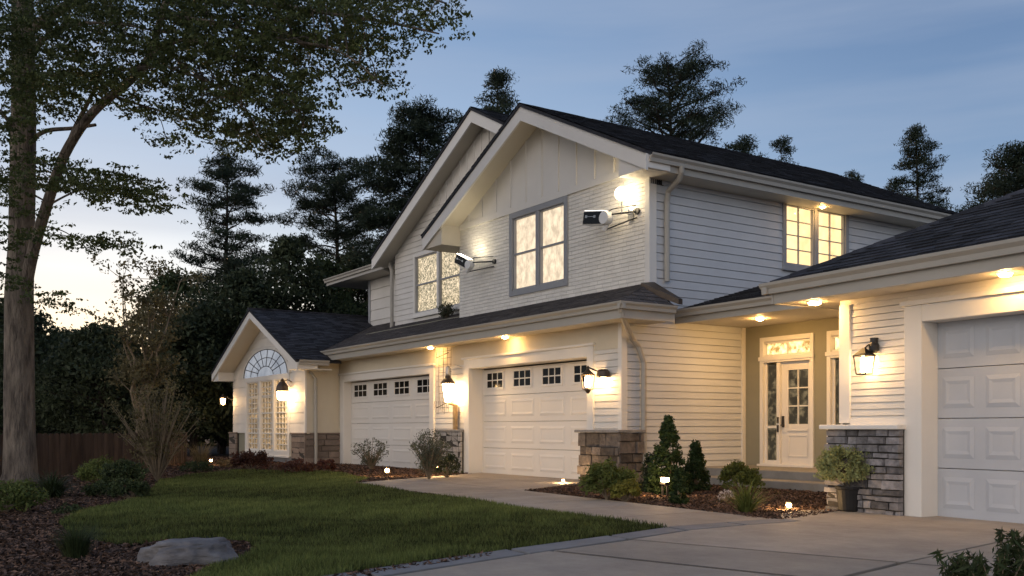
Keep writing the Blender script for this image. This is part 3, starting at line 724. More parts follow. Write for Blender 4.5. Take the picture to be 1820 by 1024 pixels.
# --- right garage wing
b = MB(); lap(b, WG, 1.12, 2.62, const(.0, 1.02), .085, lip=.008, groove=.008); b.build('siding_wall', M['siding'], house)
b = MB(); b.fb(WG, 0, 8, -.05, .012, 2.62, 2.85); b.fb(WG, 1.02, 8, -.045, .011, 2.45, 2.62); b.fb(WG, -.0, .17, -.05, .03, 1.12, 2.62); b.fb(WG, .17, 1.0, -.05, .028, 1.08, 1.17)
b.build('corner_board', M['trim'], house, bevel=.005)
b = MB(); b.hexa([WG(-.0, 0, 0), WG(-.0, -5, 0), WG(.04, -5, 0), WG(.04, 0, 0), WG(0, 0, 2.85), WG(0, -5, 2.85), WG(.04, -5, 2.85), WG(.04, 0, 2.85)]); b.build('siding_wall', M['siding'], house)
b = MB(); b.fb(WG, 1.0, 1.24, -.3, .05, 0, 2.50); b.fb(WG, 1.24, 5.1, -.3, .048, 2.30, 2.50); b.fb(WG, .96, 5.2, .002, .085, 2.50, 2.56)
b.build('door_casing', M['trim'], house, bevel=.006)
garage_door(WG, 1.24, 5.1, 2.34, -.24, 7, win=False, m='door_shaded', label='pale garage door of the right wing with plain raised panels', inset=.07)
wpier = Fr(WG(0, .14, 0), WG.U, WG.N)
b = MB(); b.fb(WG, -.10, 1.0, -.05, .12, 0, 1.04); po = b.build('stone_pier', M['mortar'], house)
s_ = MB(); stonework(s_, Fr(WG(0, .12, 0), WG.U, WG.N), -.13, 1.02, 0, 1.04, h=(.06, .13), wd=(.12, .34), depth=.05); s_.build('stones', M['stone'], po)
b = MB(); b.fb(WG, -.18, 1.03, -.0, .20, 1.04, 1.10); b.build('cap', M['trim'], po, bevel=.012)

# --- roofs
def roof_part(name, parts, parent=None, m='shingle'):
    b = MB(); parts(b); return b.build(name, M[m], parent or house, norm=False)
def gable_roof(x0, x1, ax, az, k, y0, y1, wall_y, name, fasc=.30, ret=None):
    b = MB(); b.prism(chev(x0, x1, ax, az, k, .012, .08), XZ, y0 - .03, y1)
    for sgn, xe in ((1, x1), (-1, x0)):
        wdt = abs(xe - ax); c_ = math.sqrt(1 + k * k); S_ = Vector((-sgn / c_, 0, k / c_)); E0 = Vector((xe + sgn * .03, 0, az - k * (wdt + .03) - .0))
        shingles(b, (E0.x, y0 - .035, E0.z), (0, 1, 0), S_, (wdt + .03) * c_, lambda t: 0, lambda t: y1 - y0)
    r_ = b.build(name, M['shingle'], house, norm=False)
    b = MB(); b.prism(chev(x0, x1, ax, az, k, .08, .08 + fasc), XZ, y0, y0 + .05); b.build('rake_board', M['trim'], r_)
    b = MB(); b.prism(chev(x0 + .05, x1 - .05, ax, az, k, fasc - .04, fasc + .0), XZ, y0 + .05, wall_y + .02); b.build('soffit', M['soffit'], r_)
    return r_
r1 = gable_roof(-21.95, -13.42, xa, za, k1, 11.9, 22.4, 12.5, 'main_roof')
r2 = gable_roof(-26.65, -15.2, xb, zb, k2, 12.72, 22.2, 13.2, 'rear_roof')
# ridge cap along each ridge
# eave returns, side eave soffit, fascia and gutter of the front gable
zr = za - k1 * (-13.42 - xa)
b = MB(); b.box(-14.02, -13.46, 12.5, 22.3, zr - .33, zr - .28); b.build('soffit', M['soffit'], house)
b = MB(); b.prism([(-14.25, zr - .33), (-13.42, zr - .33), (-13.42, zr - .1), (-14.25, zr + .25)], XZ, 11.952, 12.5); b.build('eave_return', M['trim'], house)
zl = za - k1 * (xa + 21.95)
b = MB(); b.prism([(-21.95, zl - .1), (-21.95, zl - .36), (-21.05, zl - .36), (-21.05, zl + .3)], XZ, 11.952, 13.2); b.build('eave_return', M['soffit'], house)
def gutter(name, P0, P1, outv, zt, h=.13, d=.11, m='gutter'):
    """K-style gutter from P0 to P1 (2-D), facing outv"""
    P0, P1, o_ = Vector((*P0, 0)), Vector((*P1, 0)), Vector((*outv, 0)); L_ = P1 - P0
    prof = [(0, zt - h), (d * .55, zt - h), (d * .62, zt - h * .55), (d * .95, zt - h * .25), (d, zt), (d - .015, zt), (d * .85, zt - h * .22), (.01, zt - h * .35), (.01, zt - .01), (0, zt - .01)]
    b = MB(); b.prism(prof, lambda p, q_, t: P0 + o_ * p + L_ * t + Vector((0, 0, q_)), 0, 1); return b.build(name, M[m], house)
def fascia(P0, P1, z0, z1, outv, th=.03):
    P0, P1, o_ = Vector((*P0, 0)), Vector((*P1, 0)), Vector((*outv, 0)); L_ = P1 - P0
    b = MB(); b.prism([(0, z0), (-th, z0), (-th, z1), (0, z1)], lambda p, q_, t: P0 + o_ * p + L_ * t + Vector((0, 0, q_)), 0, 1); return b.build('fascia', M['gutter'], house)
fascia((-13.44, 11.96), (-13.44, 22.3), zr - .34, zr - .09, (1, 0)); gutter('gutter', (-13.44, 11.98), (-13.44, 22.3), (1, 0), zr - .07, .15, .12)
# skirt roof over the garages
ks = .40; ez = 3.31; ey = 11.2
cs = math.sqrt(1 + ks * ks)
def vx(y): # valley with the left wing
    z = ez + ks * (y - ey); return xl_ + (zl_ - z) / kl
b = MB()
def s_lo(t):
    y = ey + t / cs; return max(-26.72, vx(y)) + 30 if y < 11.3 else vx(y) + 30
def s_hi(t): y = ey + t / cs; return 30 - 13.3 - (y - ey) * .55 if y < 12.5 else 30 - 14.0
shingles(b, (-30, ey, ez), (1, 0, 0), (0, 1 / cs, ks / cs), 2.85 * cs, s_lo, s_hi)
b.poly([(vx(ey), ey, ez - .004), (-13.3, ey, ez - .004), (-14.02, 12.5, ez + ks * 1.3 - .004), (-14.02, 14.05, ez + ks * 2.85 - .004), (vx(14.05), 14.05, ez + ks * 2.85 - .004)])
b.poly([(vx(ey), ey, ez - .06), (-13.3, ey, ez - .06), (-13.3, ey, ez - .002), (vx(ey), ey, ez - .002)])
A_ = Vector((0, 1, 0)); Sx = Vector((-.72, 0, .52)).normalized()
shingles(b, (-13.3, ey, ez), A_, Sx, Vector((.72, 0, .52)).length, lambda t: t * 1.3 / .888, lambda t: 1.3)
b.build('skirt_roof', M['shingle_brown'], house, norm=False)
b = MB(); b.box(-26.9, -13.32, 11.24, 11.82, 3.03, 3.07); b.box(-14.02, -13.32, 11.82, 12.46, 3.03, 3.068); b.build('soffit', M['soffit'], house)
fascia((-26.7, 11.22), (-13.28, 11.22), 3.02, 3.27, (0, -1)); fascia((-13.30, 11.20), (-13.30, 12.5), 3.02, 3.27, (1, 0))
gutter('gutter', (-26.8, 11.22), (-13.19, 11.22), (0, -1), 3.31); gutter('gutter', (-13.30, 11.12), (-13.30, 12.48), (1, 0), 3.31)
# end trim where the skirt roof meets the corner
b = MB(); b.hexa([(-13.9, 12.2, 3.66), (-13.2, 12.50, 3.34), (-13.2, 12.60, 3.34), (-13.98, 12.6, 3.66), (-13.9, 12.2, 3.80), (-13.2, 12.50, 3.44), (-13.2, 12.60, 3.44), (-13.98, 12.6, 3.86)]); b.build('flashing', M['bronze'], house)
# left wing roof
b = MB(); cl = math.sqrt(1 + kl * kl)
def w_hi(t):
    x = -26.08 - t / cl
    if x > vx(ey): return 11.5 - 10.15
    z = zl_ - kl * (x - xl_); return min(16.5, ey + (z - ez) / ks) - 10.15 if x > vx(14.0) else 16.5 - 10.15
b.prism(chev(-34.1, -26.08, xl_, zl_, kl, .012, .07), XZ, 10.12, 11.5)
b.prism(chev(-34.1, vx(ey) - .02, xl_, zl_, kl, .012, .07), XZ, 11.5, 11.6)
b.prism([(-34.1, zl_ - kl * 4 - .012), (xl_, zl_ - .012), (vx(13.9), zl_ - kl * (vx(13.9) - xl_) - .012), (vx(13.9), zl_ - kl * (vx(13.9) - xl_) - .07), (xl_, zl_ - .07), (-34.1, zl_ - kl * 4 - .07)], XZ, 11.6, 16.5)
b.poly([(vx(13.9), 11.6, zl_ - kl * (vx(13.9) - xl_) - .01), (vx(ey), 11.6, zl_ - kl * (vx(ey) - xl_) - .01), (vx(13.9), 13.95, zl_ - kl * (vx(13.9) - xl_) - .01)])
shingles(b, (-26.08, 10.115, zl_ - kl * (4.02)), (0, 1, 0), (-1 / cl, 0, kl / cl), 4.02 * cl, lambda t: 0, w_hi)
for i in range(26): b.box(xl_ - .09, xl_ + .09, 10.11 + i * .245, 10.11 + i * .245 + .24, zl_ + .0 - .02, zl_ + .028 + .006 * (i % 2), rng.random())
rl = b.build('wing_roof', M['shingle'], house, norm=False)
b = MB(); b.prism(chev(-34.1, -26.08, xl_, zl_, kl, .07, .30), XZ, 10.15, 10.20); b.build('rake_board', M['trim'], rl)
b = MB(); b.prism(chev(-34.05, -26.14, xl_, zl_, kl, .24, .28), XZ, 10.20, 10.76); b.build('soffit', M['soffit'], rl)
zz = zl_ - kl * 4.02
b = MB(); b.prism([(-34.1, zz - .05), (-34.1, zz - .30), (-33.5, zz - .30), (-33.5, zz + .2)], XZ, 10.2, 10.78); b.build('eave_return', M['trim'], house); b = MB(); b.prism([(-26.1, zz - .05), (-26.1, zz - .25), (-26.9, zz - .25), (-26.9, zz + .2)], XZ, 10.2, 10.78); b.build('eave_return', M['trim'], house)
b = MB(); b.box(-26.92, -26.1, 10.78, 11.22, zz - .27, zz - .23); b.build('soffit', M['soffit'], house)
gutter('gutter', (-26.10, 10.2), (-26.10, 11.1), (1, 0), zz + .0, .14, .11)
# rear left block roof
b = MB(); kq = .26; cq = math.sqrt(1 + kq * kq)
shingles(b, (-31.4, 13.25, 6.17), (1, 0, 0), (0, 1 / cq, kq / cq), 4, lambda t: t / cq * 1.0, lambda t: 5.2, tab=.3)
b.prism([(13.25, 6.16), (17.2, 6.16 + kq * 3.95), (17.2, 6.05), (13.25, 6.1)], lambda y, z, x: (x, y, z), -31.4, -26.3)
b.build('side_block_roof', M['shingle'], house, norm=False)
b = MB(); b.box(-31.35, -26.2, 13.3, 17.2, 5.96, 6.0); b.build('soffit', M['soffit'], house)
fascia((-31.4, 13.27), (-26.3, 13.27), 5.95, 6.14, (0, -1)); fascia((-31.38, 17.2), (-31.38, 13.27), 5.95, 6.14, (-1, 0)); gutter('gutter', (-31.4, 13.27), (-26.2, 13.27), (0, -1), 6.17, .12)
# porch roof
kp = .28; cp = math.sqrt(1 + kp * kp); b = MB()
shingles(b, (-13.99, 13.1, 3.33), (1, 0, 0), (0, 1 / cp, kp / cp), 4.2, lambda t: 0, lambda t: 7.6)
b.prism([(13.1, 3.325), (17.1, 3.325 + kp * 4), (21.5, 3.3), (21.5, 3.2), (13.1, 3.26)], lambda y, z, x: (x, y, z), -13.98, -6.5)
b.build('porch_roof', M['shingle'], house, norm=False)
b = MB(); b.box(-13.98, -7.4, 13.14, 15.6, 3.12, 3.16); b.build('porch_ceiling', M['soffit'], house)
fascia((-13.96, 13.12), (-7.6, 13.12), 3.08, 3.30, (0, -1)); gutter('gutter', (-13.96, 13.12), (-7.7, 13.12), (0, -1), 3.34, .14, .12)
# right wing hip roof
kw = .48; cw = math.sqrt(1 + kw * kw); b = MB(); E0 = WG(-.62, .62, 2.93)
shingles(b, E0, wU, wV * (1 / cw) + Vector((0, 0, kw / cw)), 4.3 * cw, lambda t: t / cw, lambda t: 9.2, lift=.018)
Hh = [WG(-.62, .62, 2.92), WG(8.6, .62, 2.92), WG(8.6, -3.68, 2.92 + kw * 4.3), WG(-.62 + 4.3, -3.68, 2.92 + kw * 4.3), WG(-.62, -7.98, 2.92), WG(8.6, -7.98, 2.92)]
b.poly([Hh[0], Hh[1], Hh[2], Hh[3]]); b.poly([Hh[0], Hh[3], Hh[4]]); b.poly([Hh[4], Hh[3], Hh[2], Hh[5]])
shingles(b, Hh[4], -wV, wU * (1 / cw) + Vector((0, 0, kw / cw)), 4.3 * cw, lambda t: t / cw, lambda t: 8.6 - t / cw)
for i in range(24):
    t = i * .18; p = E0 + (wU + wV) * t + Vector((0, 0, kw * t)); q_ = p + (wU + wV) * .19 + Vector((0, 0, kw * .19))
    sdv = (wU - wV) * .07; up = Vector((0, 0, .03)); dn = Vector((0, 0, -.03))
    b.hexa([p - sdv + dn, p + sdv + dn, q_ + sdv + dn, q_ - sdv + dn, p - sdv * .3 + up * 1.3, p + sdv * .3 + up * 1.3, q_ + sdv * .3 + up, q_ - sdv * .3 + up], rng.random())
b.build('wing_roof', M['shingle'], house, norm=False)
b = MB(); b.fb(WG, -.58, 8.5, -.0, .58, 2.68, 2.72); b.fb(WG, -.58, 0, -7.5, -.0, 2.68, 2.72); b.build('soffit', M['soffit'], house)
def w2(u, o_): p = WG(u, o_, 0); return (p.x, p.y)
fascia(w2(-.61, .6), w2(8.5, .6), 2.67, 2.90, (-wV.x, -wV.y)); fascia(w2(-.6, -7.5), w2(-.6, .61), 2.67, 2.90, (-wU.x, -wU.y))
gutter('gutter', w2(-.72, .6), w2(8.5, .6), (-wV.x, -wV.y), 2.94, .14, .12); gutter('gutter', w2(-.6, -7.4), w2(-.6, .7), (-wU.x, -wU.y), 2.94, .14, .12)

# --- downspouts
def spout(pts, w_=.045, name='downspout'):
    b = MB(); b.tube(pts, w_, 10); return b.build(name, M['gutter'], house, smooth=False)
spout([(-13.30, 11.20, 3.2), (-13.35, 11.28, 3.06), (-13.86, 11.96, 2.72), (-13.9, 12.13, 2.60), (-13.9, 12.27, 2.3), (-13.9, 12.27, .16)], .055)
b = MB(); b.tube([(-13.9, 12.27, 0), (-13.9, 12.27, .2)], .062, 10); b.build('drain_sleeve', M['black'], house)
spout([(-13.38, 12.75, zr - .2), (-13.40, 12.76, zr - .3), (-13.50, 12.80, zr - .42), (-13.86, 12.86, zr - .56), (-13.92, 12.88, zr - .75), (-13.92, 12.88, 3.88)], .055)
spout([(-26.6, 11.12, 3.2), (-26.62, 11.1, 3.08), (-26.80, 10.92, 2.85), (-26.83, 10.86, 2.7), (-26.78, 11.0, 2.5), (-26.76, 11.0, .02)], .045)
spout([(-26.3, 13.18, 6.05), (-26.3, 13.16, 5.95), (-26.1, 13.12, 5.75), (-26.1, 13.12, 3.98)], .055)
spout([(-26.9, 13.2, 6.05), (-26.9, 13.25, 5.95), (-27.0, 13.93, 5.75), (-27.0, 13.93, 4.2)], .05)
# vent grille under the eave
b = MB(); b.box(-13.998, -13.96, 12.50, 12.84, zr - .43, zr - .425)
for i in range(6): b.box(-14.0 + .003, -13.95, 12.52 + .05 * i, 12.53 + .05 * i, zr - .425, zr - .34)
b.build('soffit_vent', M['black'], house)

# --- recessed soffit lights (part of the house; the lens is the light)
def can(p, m='can', r=.065):
    b = MB(); b.lathe(p, [(r + .02, 0), (r + .02, -.008), (r, -.012)], 20); o_ = b.build('recessed_light', M['trim'], house)
    b = MB(); b.lathe(p, [(r, -.012), (r * .9, -.03), (r * .5, -.04)], 20); b.build('light_lens', M[m], o_)
can((-20.8, 11.5, 3.03)); can((-17.5, 11.5, 3.03))
can(WG(2.45, .3, 2.68)); can(WG(-.2, .25, 2.68), r=.08)
can((-12.6, 14.0, 3.12), 'porch_can'); can((-10.6, 14.0, 3.12), 'porch_can')
can((-13.72, 17.2, zr - .33), r=.045)

# ------------------------------------------------------------------ wall lanterns and lamps
def cage(b, c, w0, w1, z0, z1, t=.012):
    c = Vector(c)
    for i in range(4):
        sx_, sy_ = ((1, 1), (-1, 1), (-1, -1), (1, -1))[i]; sx2, sy2 = ((1, 1), (-1, 1), (-1, -1), (1, -1))[(i + 1) % 4]
        b.tube([c + Vector((sx_ * w0, sy_ * w0, z0)), c + Vector((sx_ * w1, sy_ * w1, z1))], t, 6)
        b.tube([c + Vector((sx_ * w0, sy_ * w0, z0)), c + Vector((sx2 * w0, sy2 * w0, z0))], t, 6)
        b.tube([c + Vector((sx_ * w1, sy_ * w1, z1)), c + Vector((sx2 * w1, sy2 * w1, z1))], t * 1.3, 6)
# L5: right wing lantern
t = thing('wall_lantern', 'black box cage lantern on white siding above the potted plant', 'lantern', WG(.45, .02, 2.0))
c = WG(.50, .15, 0)
b = MB(); cage(b, c, .065, .088, 1.72, 1.95, .009); b.build('cage', M['black'], t)
b = MB(); b.lathe((c.x, c.y, 0), [(.125, 1.95), (.115, 1.97), (.045, 2.02), (.025, 2.04)], 4, sq=True); b.build('roof', M['black'], t)
b = MB(); q_ = WG(.56, .045, 0); b.lathe((q_.x, q_.y, 0), [(.03, 1.98), (.06, 2.01), (.065, 2.07), (.045, 2.11), (.045, 2.15), (.052, 2.15), (.05, 2.165)], 12)
b.tube([WG(.56, .05, 2.06), WG(.53, .11, 2.08), WG(.50, .15, 2.03)], .012, 8); b.build('bracket', M['black'], t)
b = MB(); b.lathe((c.x, c.y, 0), [(.036, 1.74), (.042, 1.755), (.042, 1.91), (.025, 1.93)], 14); b.build('bulb', M['lamp'], t)
# L4: clear lantern by the right pier
t = thing('wall_lantern', 'clear glass lantern on a hooded bracket above the rough stone pier', 'lantern', (-14.45, 11.8, 2.0))
c = (-14.62, 11.50, 0); b = MB(); cage(b, c, .07, .09, 1.80, 2.08, .009); b.build('cage', M['bronze'], t)
b = MB(); b.lathe(c, [(.125, 2.08), (.11, 2.10), (.05, 2.15), (.035, 2.17), (.02, 2.20), (.03, 2.22), (.01, 2.25)], 12); b.lathe(c, [(.02, 1.72), (.06, 1.78), (.10, 1.80)], 12); b.build('roof', M['bronze'], t)
b = MB(); b.lathe(c, [(.04, 1.84), (.055, 1.88), (.055, 2.02), (.03, 2.06)], 12); b.build('bulb', M['lamp'], t)
b = MB(); b.lathe((-14.38, 11.68, 0), [(.13, 2.02), (.135, 2.04), (.12, 2.13), (.09, 2.17), (.03, 2.18)], 14); b.tube([(-14.38, 11.78, 2.1), (-14.45, 11.6, 2.14), (-14.62, 11.5, 2.22)], .014, 8); b.build('hood', M['bronze'], t)
b = MB(); b.lathe((-14.38, 11.68, 0), [(.05, 1.93), (.06, 1.96), (.05, 2.02)], 12); b.build('bulb', M['lamp'], t)
# L3: post lantern
t = thing('post_lantern', 'large tapered lantern with a bronze hood on a tan post above the grey block pier', 'lantern', (-19.95, 11.62, 1.03))
c = (-19.95, 11.50, 0)
b = MB(); b.box(-20.0, -19.9, 11.66, 11.74, 1.03, 1.62); b.tube([(-19.95, 11.70, 1.6), (-19.95, 11.5, 1.66)], .03, 8); b.build('post', M['wood_post'], t)
b = MB(); b.lathe(c, [(.065, 1.68), (.075, 1.70), (.135, 2.1), (.13, 2.12)], 8); b.build('glass', M['lamp_soft'], t)
b = MB(); b.lathe(c, [(.175, 2.11), (.17, 2.14), (.10, 2.22), (.075, 2.24), (.06, 2.30), (.05, 2.31)], 12); b.build('hood', M['bronze'], t)
b = MB(); b.lathe(c, [(.045, 2.31), (.055, 2.34), (.05, 2.5), (.03, 2.53)], 12); b.tube([(-19.95, 11.5, 2.45), (-19.75, 11.6, 2.55), (-19.72, 11.74, 2.5)], .012, 6); b.build('finial', M['steel'], t)
# wire bracket beside it
b = MB()
for i in range(7): z = 1.9 + .17 * i; b.tube([(-20.75 + .02 * (i % 3), 11.70, z), (-20.4, 11.64, z + .02 * math.sin(i * 2)), (-20.12, 11.70, z + .01)], .005, 5)
for x in (-20.72, -20.5, -20.32, -20.14): b.tube([(x, 11.70, 1.6 + .1 * (x + 21)), (x + .01, 11.68, 2.3), (x, 11.70, 3.0)], .006, 5)
b.tube([(-20.9, 11.74, 2.98), (-20.6, 11.55, 2.76), (-20.1, 11.6, 2.86)], .01, 6); b.tube([(-20.9, 11.7, 1.62), (-20.5, 11.5, 1.55), (-20.2, 11.6, 1.66), (-19.9, 11.7, 1.6)], .009, 6)
for i in range(8): x = -20.8 + .1 * i; b.tube([(x, 11.6, 1.5 - .05 * (i % 3)), (x + .02, 11.6, 1.72)], .004, 4)
o = b.build('wire_trellis', M['bronze']); tag(o, 'thin bent wire trellis on the lit siding between the two garage doors', 'trellis')
# L2: hooded lantern of the left wing
t = thing('wall_lantern', 'lantern with a tall bronze hood at the right edge of the tall lattice window', 'lantern', (-28.1, 10.6, 2.3))
c = (-28.02, 10.45, 0)
b = MB(); b.lathe(c, [(.18, 2.16), (.19, 2.18), (.17, 2.32), (.09, 2.44), (.05, 2.46), (.06, 2.50), (.02, 2.55)], 14); b.tube([(-28.02, 10.45, 2.45), (-28.0, 10.6, 2.52), (-27.98, 10.74, 2.45)], .015, 8); b.build('hood', M['bronze'], t)
b = MB(); b.lathe(c, [(.08, 1.90), (.14, 1.94), (.165, 2.10), (.165, 2.165)], 14); b.build('glass', M['lamp_soft'], t)
# L1: on the far left side of the wing
t = thing('wall_lantern', 'small glowing lantern on the far left corner of the house beside the dark trees', 'lantern', (-33.6, 10.9, 2.0))
c = (-33.78, 10.45, 0)
b = MB(); b.lathe(c, [(.13, 2.12), (.10, 2.16), (.03, 2.22), (.02, 2.25)], 8); cage(b, c, .06, .085, 1.88, 2.12, .008); b.tube([(-33.55, 10.70, 2.05), (-33.7, 10.55, 2.15), (-33.78, 10.45, 2.2)], .014, 6); b.build('cage', M['bronze'], t)
b = MB(); b.lathe(c, [(.05, 1.89), (.06, 1.92), (.075, 2.10)], 8); b.build('glass', M['lamp'], t)

# globe lamp and floodlights on the upper wall
def uv(c, r, n=20, sq=1.0): return [(max(r * math.sin(math.pi * i / n), .001), -r * sq * math.cos(math.pi * i / n)) for i in range(n + 1)]
t = thing('globe_lamp', 'round glowing globe lamp high on the brick wall under the gable corner', 'lamp', (-14.55, 12.5, 5.4))
b = MB(); b.lathe((-14.55, 12.28, 5.62), uv(0, .135), 20); b.build('globe', M['globe'], t, smooth=True)
b = MB(); b.tube([(-14.55, 12.28, 5.49), (-14.55, 12.28, 5.24)], .012, 8); b.tube([(-14.55, 12.28, 5.26), (-14.5, 12.5, 5.22)], .012, 8); b.box(-14.58, -14.44, 12.46, 12.49, 5.12, 5.34); b.build('bracket', M['steel'], t)
b = MB(); b.lathe((-14.36, 12.36, 5.30), uv(0, .035, 10), 12); b.build('bulb', M['globe'], t)
for k in range(6):
    pass
def flood(loc, rz, tilt, s, label, arm, up=False):
    t = thing('floodlight', label, 'floodlight', loc)
    Mx = Matrix.Translation(loc) @ Matrix.Rotation(rz, 4, 'Z') @ Matrix.Rotation(tilt, 4, 'Y')
    def tb(x0, x1, y0, y1, z0, z1, bb):
        bb.hexa([Mx @ Vector(p) for p in ((x0 * s, y0 * s, z0 * s), (x1 * s, y0 * s, z0 * s), (x1 * s, y1 * s, z0 * s), (x0 * s, y1 * s, z0 * s), (x0 * s, y0 * s, z1 * s), (x1 * s, y0 * s, z1 * s), (x1 * s, y1 * s, z1 * s), (x0 * s, y1 * s, z1 * s))])
    b = MB(); tb(-.34, .26, -.10, .10, -.14, .145, b); b.build('housing', M['whiteplastic'], t, bevel=.02)
    b = MB(); tb(-.315, .22, -.118, -.10, -.12, .125, b); b.build('face', M['darkglass'], t, bevel=.008)
    b = MB()
    for x in (-.25, .0): tb(x, x + .06, -.124, -.118, .0, .05, b)
    tb(-.19, .0, -.123, -.118, .02, .03, b); b.build('led_strip', M['steel'], t)
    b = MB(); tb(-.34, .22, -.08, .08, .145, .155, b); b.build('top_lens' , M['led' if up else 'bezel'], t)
    b = MB(); c0 = Mx @ Vector((.30 * s, -.04 * s, 0)); ax = (Mx.to_3x3() @ Vector((0, 1, 0))).normalized()
    b.tube([c0 - ax * .09 * s, c0 + ax * .07 * s], .13 * s, 20); b.build('hub', M['whiteplastic'], t, bevel=.01)
    b = MB(); c1 = Mx @ Vector((.30 * s, 0, -.12 * s)); c2 = Mx @ Vector((.22 * s, 0, -.24 * s))
    b.tube([c1, c2], .05 * s, 12); b.build('sensor', M['whiteplastic'], t, bevel=.005)
    b = MB(); e = Vector(arm); b.tube([c0, c0 + Vector((.1, .05, .06)) * s, e], .018, 8); b.tube([c2, (c2 + e) / 2 + Vector((0, 0, -.06)), e - Vector((0, 0, .12))], .014, 8); b.tube([e + Vector((0, .03, 0)), e + Vector((0, -.02, 0))], .06, 14)
    b.tube([c0 + Vector((0, 0, .1 * s)), c0 + Vector((.12, .05, .16)), e + Vector((-.03, 0, .12))], .01, 8)
    b.build('bracket', M['black'], t)
    return t
flood((-15.12, 12.14, 5.22), R(4), R(9), .98, 'black faced floodlight on a bracket between the lit window and the glowing globe lamp', (-14.32, 12.47, 5.26))
flood((-20.22, 12.12, 5.08), R(10), R(24), .82, 'smaller tilted floodlight beside the left upper window', (-19.45, 12.47, 5.02), up=True)

# ------------------------------------------------------------------ path lights
def glow(p, watts, parent, r=.03, c=(1, .62, .28)):
    l_ = bpy.data.lights.new('lamp_light', 'POINT'); l_.energy = watts; l_.shadow_soft_size = r; l_.color = c
    o_ = bpy.data.objects.new('lamp_light', l_); link(o_, parent); o_.matrix_parent_inverse = parent_world(parent).inverted(); o_.location = p
def path_light(p, label, h=.18, r=.035, box=False, low=False):
    t = thing('path_light', label, 'path light', (p[0], p[1], 0), 'small garden lights along the beds')
    x, y = p[0], p[1]
    if box:
        b = MB(); b.box(x - .06, x - .045, y - .02, y + .02, 0, .24); b.box(x + .045, x + .06, y - .02, y + .02, 0, .24); b.box(x - .06, x + .06, y - .055, y + .055, .2, .235); b.box(x - .065, x + .065, y - .06, y + .06, .300, .315); b.build('stand', M['black'], t, bevel=.004)
        b = MB(); b.box(x - .05, x + .05, y - .045, y + .045, .238, .300); b.build('lens', M['path'], t, bevel=.01); glow((x + .02, y - .12, .27), 5, t)
        return
    b = MB(); b.tube([(x, y, 0), (x, y, h)], .012, 8); b.lathe((x, y, h), [(r * 1.5, 0), (r * 1.5, .01)], 12); b.lathe((x, y, h), [(r * 1.6, r * 2), (r * .6, r * 2.6), (.003, r * 2.8)], 12); b.build('stake', M['bronze'], t)
    b = MB(); b.lathe((x, y, h + .01 + r), uv(0, r, 8), 12); b.build('lens', M['path'], t); glow((x + .02, y - .05, h + .03 + r), 3.2, t); glow((x - .03, y + .06, h + .03 + r), 2.0, t)
path_light(G(375, 829), 'small garden light beside the dry grass tuft at the left corner of the house', .12)
path_light(G(688, 849), 'bright garden light in front of the grey twiggy shrub by the far garage door', .10, .045)
path_light(G(778, 848), 'small garden light before the large spiky shrub by the block pier', .17, .03)
path_light(G(1001, 860), 'tiny ground light at the foot of the near garage door', .03, .025)
path_light(G(1182, 884), 'box shaped garden light on two legs before the tall conical evergreen', box=True)
path_light(G(1402, 908), 'low ground light glowing on the mulch near the spiky yucca', .03, .035)

